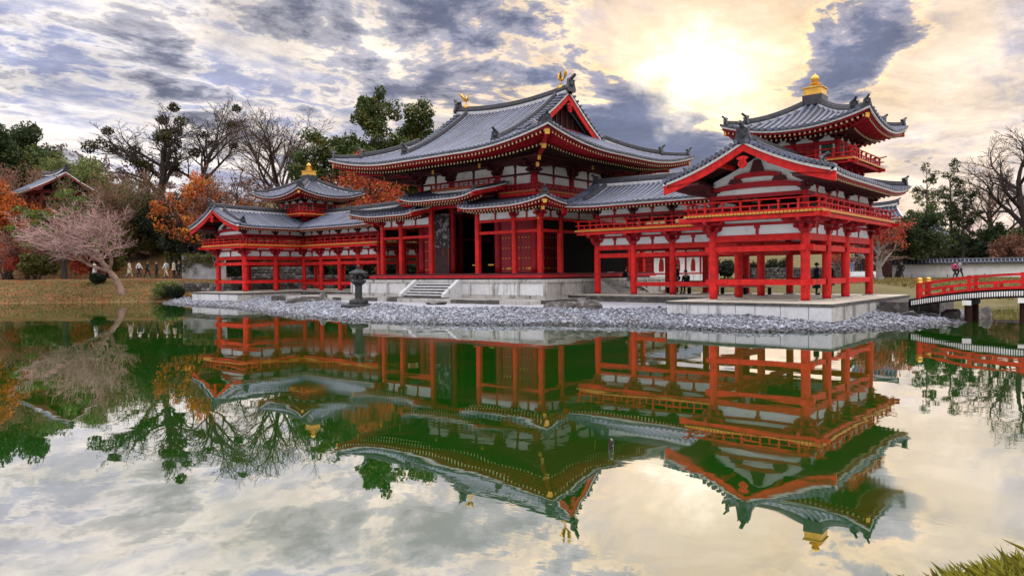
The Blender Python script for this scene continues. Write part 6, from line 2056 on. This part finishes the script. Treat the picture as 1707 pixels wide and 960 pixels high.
# ------------------------------------------------------------------ people
def pm(name, c): return M(name, c, .85, var=.15, scale=8.0)
SKIN_M = M('skin', (.55,.34,.25), .6, var=.06, scale=6)
CL = dict(white=pm('white_cloth', (.72,.71,.68)), beige=pm('beige_cloth', (.55,.47,.36)), black=pm('black_cloth', (.016,.016,.019)), navy=pm('navy_cloth', (.025,.03,.055)),
          grey=pm('grey_cloth', (.24,.26,.30)), pink=pm('pink_cloth', (.50,.05,.16)), jeans=pm('blue_denim', (.14,.24,.42)), tan=pm('tan_cloth', (.33,.24,.16)), brown=pm('dark_brown_cloth', (.05,.03,.025)))
HAIR = M('dark_hair', (.012,.009,.008), .5, var=.2, scale=20)

def skin_obj(name, verts, edges, rads, mat, parent, root=0, sub=2):
    me = bpy.data.meshes.new(name)
    me.from_pydata(verts, edges, [])
    o = bpy.data.objects.new(name, me); COL.objects.link(o); o.parent = parent
    md = o.modifiers.new('Skin', 'SKIN'); md.use_smooth_shade = True
    for i, r_ in enumerate(rads):
        sv = me.skin_vertices[0].data[i]
        sv.radius = (r_, r_) if not hasattr(r_, '__len__') else r_
        sv.use_root = (i == root)
    s = o.modifiers.new('Subsurf', 'SUBSURF'); s.levels = sub; s.render_levels = sub
    me.materials.append(mat)
    return o

def person(loc, face, label, top, bottom, pose='stand', h=1.66, coat=None, hair=True, hat=None, bag=None, ph=0.0, group='visitors strolling round the temple'):
    """face = direction looked along (2-D)"""
    T = Thing('person', label, 'person', loc, 1, group)
    e = T.e; k = h/1.70
    e.rotation_euler = (0, 0, math.atan2(face[1], face[0])+PI/2)          # local -y is forward
    e.scale = (k, k, k)
    sw = {'stand': .04, 'walk': .26, 'sit': 0}[pose]
    J = {}
    if pose == 'sit':
        zp = .46
        J['pel'] = (0,.0,zp+.10); J['sp'] = (0,.02,zp+.32); J['ch'] = (0,-.02,zp+.52); J['nk'] = (0,-.05,zp+.68)
        J['h0'] = (0,-.08,zp+.76); J['h1'] = (0,-.10,zp+.85); J['h2'] = (0,-.09,zp+.93)
        for s, n in ((1,'l'), (-1,'r')):
            J['hip'+n] = (s*.09,0,zp+.06); J['kn'+n] = (s*.10,-.42,zp+.04); J['an'+n] = (s*.10,-.44,.09); J['to'+n] = (s*.10,-.60,.04)
            J['sh'+n] = (s*.17,-.02,zp+.58); J['el'+n] = (s*.22,-.08,zp+.32); J['wr'+n] = (s*.14,-.30,zp+.22); J['ha'+n] = (s*.10,-.38,zp+.20)
    else:
        J['pel'] = (0,0,.93); J['sp'] = (0,.01,1.14); J['ch'] = (0,0,1.34); J['nk'] = (0,-.01,1.49)
        J['h0'] = (0,-.02,1.55); J['h1'] = (0,-.035,1.62); J['h2'] = (0,-.02,1.69)
        for s, n in ((1,'l'), (-1,'r')):
            f = sw*s*(1 if ph == 0 else -1)
            J['hip'+n] = (s*.09,0,.89); J['kn'+n] = (s*.095,-f*.55-.02,.49); J['an'+n] = (s*.095,-f,.09+(.06 if f < -.1 else 0)); J['to'+n] = (s*.11,-f-.15,.04)
            J['sh'+n] = (s*.17,0,1.41); J['el'+n] = (s*.22,f*.5+.03,1.14); J['wr'+n] = (s*.22,f*.8-.05,.92); J['ha'+n] = (s*.215,f*.9-.08,.82)
    R_ = dict(pel=(.135,.105), sp=(.125,.095), ch=(.15,.105), nk=.055, h0=.062, h1=(.080,.098), h2=.055, hip=.085, kn=.058, an=.040, to=.035, sh=.062, el=.045, wr=.030, ha=(.038,.022))
    def build(nm, keys, links, grow, mat, sub=2):
        idx = {q: i for i, q in enumerate(keys)}
        return skin_obj(nm, [J[q] for q in keys], [(idx[a], idx[b]) for a, b in links],
                        [tuple(np.array(R_[q[:-1] if q not in R_ else q])*grow) if hasattr(R_[q[:-1] if q not in R_ else q], '__len__') else R_[q[:-1] if q not in R_ else q]*grow for q in keys], mat, e, 0, sub)
    legs = [('pel','hipl'),('hipl','knl'),('knl','anl'),('anl','tol'),('pel','hipr'),('hipr','knr'),('knr','anr'),('anr','tor')]
    arms = [('ch','shl'),('shl','ell'),('ell','wrl'),('wrl','hal'),('ch','shr'),('shr','elr'),('elr','wrr'),('wrr','har')]
    spine = [('pel','sp'),('sp','ch'),('ch','nk'),('nk','h0'),('h0','h1'),('h1','h2')]
    keys = ['pel','sp','ch','nk','h0','h1','h2','hipl','knl','anl','tol','hipr','knr','anr','tor','shl','ell','wrl','hal','shr','elr','wrr','har']
    build('body', keys, spine+legs+arms, 1.0, SKIN_M, 1)
    build('trousers', ['pel','hipl','knl','anl','hipr','knr','anr'], [l for l in legs if 'to' not in l[1]], 1.22, CL[bottom])
    J['pel'] = (J['pel'][0], J['pel'][1], J['pel'][2]-.02)
    build('jacket', ['sp','ch','pel','shl','ell','wrl','shr','elr','wrr'], [('pel','sp'),('sp','ch')]+[l for l in arms if 'ha' not in l[1]], 1.26, CL[top])
    if coat:
        p = J['pel']; zt = p[2]+.28; zb_ = coat
        secs = []
        for t in np.linspace(0, 1, 6):
            z_ = zt+(zb_-zt)*t; rx = .155+.085*t; ry = .125+.09*t
            secs.append([(rx*math.cos(a), ry*math.sin(a)*(1+.06*math.sin(3*a)), z_) for a in np.linspace(0, 2*PI, 15)[:-1]])
        me = MB().strip(secs).mesh('coat_skirt'); setmat(me, CL[top]); smooth(me)
        o = bpy.data.objects.new('coat_skirt', me); COL.objects.link(o); o.parent = e
    for n in 'lr':
        a = Vector(J['an'+n]); t = Vector(J['to'+n])
        me = MB().tube([a+Vector((0,.05,-.03)), a+Vector((0,-.02,-.03)), t+Vector((0,0,.0)), t+Vector((0,-.05,-.005))], [.045,.052,.046,.02], 8).mesh('shoe')
        setmat(me, CL['black']); o = bpy.data.objects.new('shoe', me); COL.objects.link(o); o.parent = e
    c = Vector(J['h1'])
    me = MB().lathe([(.104,-.05),(.108,.0),(.098,.05),(.068,.092),(.01,.108)], c+Vector((0,.022,.012)), 12).mesh('hair')
    setmat(me, CL[hat] if hat else HAIR); smooth(me); o = bpy.data.objects.new('hat' if hat else 'hair', me); COL.objects.link(o); o.parent = e
    if hat:
        me = MB().lathe([(.11,-.01),(.155,-.02),(.15,-.03)], c+Vector((0,-.02,.03)), 12).mesh('hat_brim'); setmat(me, CL[hat])
        o = bpy.data.objects.new('hat_brim', me); COL.objects.link(o); o.parent = e
    for s in (-1, 1):
        me = MB().lathe([(.001,-.012),(.012,0),(.001,.012)], c+Vector((s*.032,-.098,-.012)), 6).mesh('eye'); setmat(me, HAIR)
        o = bpy.data.objects.new('eye', me); COL.objects.link(o); o.parent = e
    me = MB().tube([c+Vector((0,-.095,.0)), c+Vector((0,-.125,-.03)), c+Vector((0,-.095,-.04))], [.008,.016,.01], 6).mesh('nose'); setmat(me, SKIN_M)
    o = bpy.data.objects.new('nose', me); COL.objects.link(o); o.parent = e
    if bag:
        s = J['ch']
        me = MB().strip([[(x*rr_, s[1]+.10+y, z) for x, z in ((-.14,s[2]-.30),(.14,s[2]-.30),(.15,s[2]+.02),(.09,s[2]+.09),(-.09,s[2]+.09),(-.15,s[2]+.02))] for y, rr_ in ((0,1),(.12,1),(.17,.8))]).mesh('backpack')
        fixn(me); setmat(me, CL[bag]); o = bpy.data.objects.new('backpack', me); COL.objects.link(o); o.parent = e
    return T

lr = (RT[0], RT[1]); rl = (-RT[0], -RT[1]); to = (-FW[0], -FW[1]); aw = (FW[0], FW[1])
def lp(u, v, D):
    q = at(u, v, D); return (q[0], q[1], max(2.10, gz(q[0], q[1])))
person(lp(158, 464, 72.5), rl, 'person in a long white coat walking alone past a round dark bush', 'white', 'black', 'walk', coat=.55)
person(lp(168, 464, 72.5), rl, 'person in dark clothes close behind the white coat walker', 'black', 'black', 'walk', ph=1)
person(lp(216, 464, 72.5), lr, 'person in a long cream coat by the leaning cherry trunk', 'beige', 'beige', 'walk', coat=.45)
person(lp(232, 464, 72.5), lr, 'person in a white jacket and dark trousers carrying a dark backpack', 'white', 'navy', 'walk', bag='black', ph=1)
person(lp(246, 464, 72.5), lr, 'person in black jacket with white collar stepping along the path', 'black', 'black', 'walk')
person(lp(261, 464, 72.5), rl, 'person all in black standing between the strollers', 'black', 'black', 'stand')
person(lp(277, 464, 72.5), rl, 'person in white top and pale trousers with a pale backpack', 'white', 'beige', 'walk', bag='grey', ph=1)
person(lp(290, 464, 72.5), lr, 'person in a beige coat and black trousers at the end of the row', 'beige', 'black', 'stand', coat=.75)
person(lp(298, 464, 72.5), lr, 'person in black half hidden behind the beige coat', 'black', 'black', 'stand')
def rp_(u, v, D):
    q = at(u, v, D); return (q[0], q[1], gz(q[0], q[1]))
person(rp_(1503, 464, 75), rl, 'person in a black suit walking beside the white wall', 'black', 'black', 'walk', h=1.72)
person(rp_(1592, 467, 68), lr, 'person with a pink backpack behind the arched bridge', 'pink', 'black', 'walk', bag='pink', h=1.62)
person(rp_(1600, 467, 68), lr, 'person in a grey jacket beside the pink backpack', 'grey', 'black', 'walk', h=1.72, ph=1)
person((STEPZ[0]-.25, STEPZ[1]-.2, STEPZ[2]), to, 'person in blue jeans and dark top standing on stone steps', 'navy', 'jeans', 'stand')
person((STEPZ[0]+.35, STEPZ[1]+.25, STEPZ[2]), to, 'person in black standing beside the blue jeans on steps', 'black', 'black', 'walk')
def pl(u, v):
    q = onz(u, v, ZP+.01); return (q[0], q[1], ZP+.006)
person(pl(1361, 491), lr, 'person in a long black coat and cap inside the right wing', 'black', 'black', 'stand', coat=.35, hat='black')
person(pl(1385, 490.5), rl, 'person in black partly hidden by the side columns of the right wing', 'black', 'black', 'stand', coat=.5)
person(pl(1043, 486), lr, 'person in a long black coat beside the first corridor column', 'black', 'black', 'walk', coat=.35, h=1.6)
person(pl(1129, 488), rl, 'tall person in black behind the third corridor column', 'black', 'black', 'stand', h=1.72)
# benches along the back of the right wing with seated visitors
def bench(x0, x1, y, label):
    T = Thing('bench', label, 'bench', ((x0+x1)/2, y, ZP))
    T.part('seat', MB().box(x0, x1, y-.2, y+.2, ZP+.38, ZP+.44), PAVE)
    for x in (x0+.15, (x0+x1)/2, x1-.15):
        T.part('leg', MB().box(x-.04, x+.04, y-.16, y+.16, ZP+.007, ZP+.378), BLACK)
bench(12.6, 15.6, -.75, 'pale low bench in the corridor of the right wing')
bench(16.0, 19.0, -.75, 'pale low bench nearest the corner of the right wing')
person((13.9, -.72, ZP+.008), (0,-1), 'person in black seated on the corridor bench', 'black', 'brown', 'sit', group='visitors seated in the right wing')
person((17.2, -.72, ZP+.008), (0,-1), 'bulky person in black seated on the corner bench', 'black', 'black', 'sit', group='visitors seated in the right wing', bag='black')
person((18.4, -.72, ZP+.008), (.3,-1), 'person in navy seated at the bench end with pale bag', 'navy', 'black', 'sit', h=1.5, group='visitors seated in the right wing')
# clipped bush by the path
tree('evergreen_bush', 'small round dark bush at the left path edge', 162, 72, 458, BARK_D, SP_BUSH, (.5, .05), 131, crown=[dict(m=LF_DK, r=.3, n=40, s=.07, keep=.6, zmin=.0)], stems=3, cat='bush', group='evergreen bushes on the slope')
tree('evergreen_bush', 'round dark bush at the foot of the stone wall beside the beach', 292, 66, 480, BARK_D, SP_BUSH, (.6, .05), 132, crown=[dict(m=LF_DK, r=.3, n=40, s=.07, keep=.6, zmin=.0)], stems=3, cat='bush', group='evergreen bushes on the slope')
tree('evergreen_bush', 'yellow green low bush on the bank beside the stone wall', 276, 67, 472, BARK_D, SP_BUSH, (.5, .05), 133, crown=[dict(m=LF_BM, r=.4, n=50, s=.07, keep=.6, zmin=.0)], stems=3, cat='bush', group='evergreen bushes on the slope')
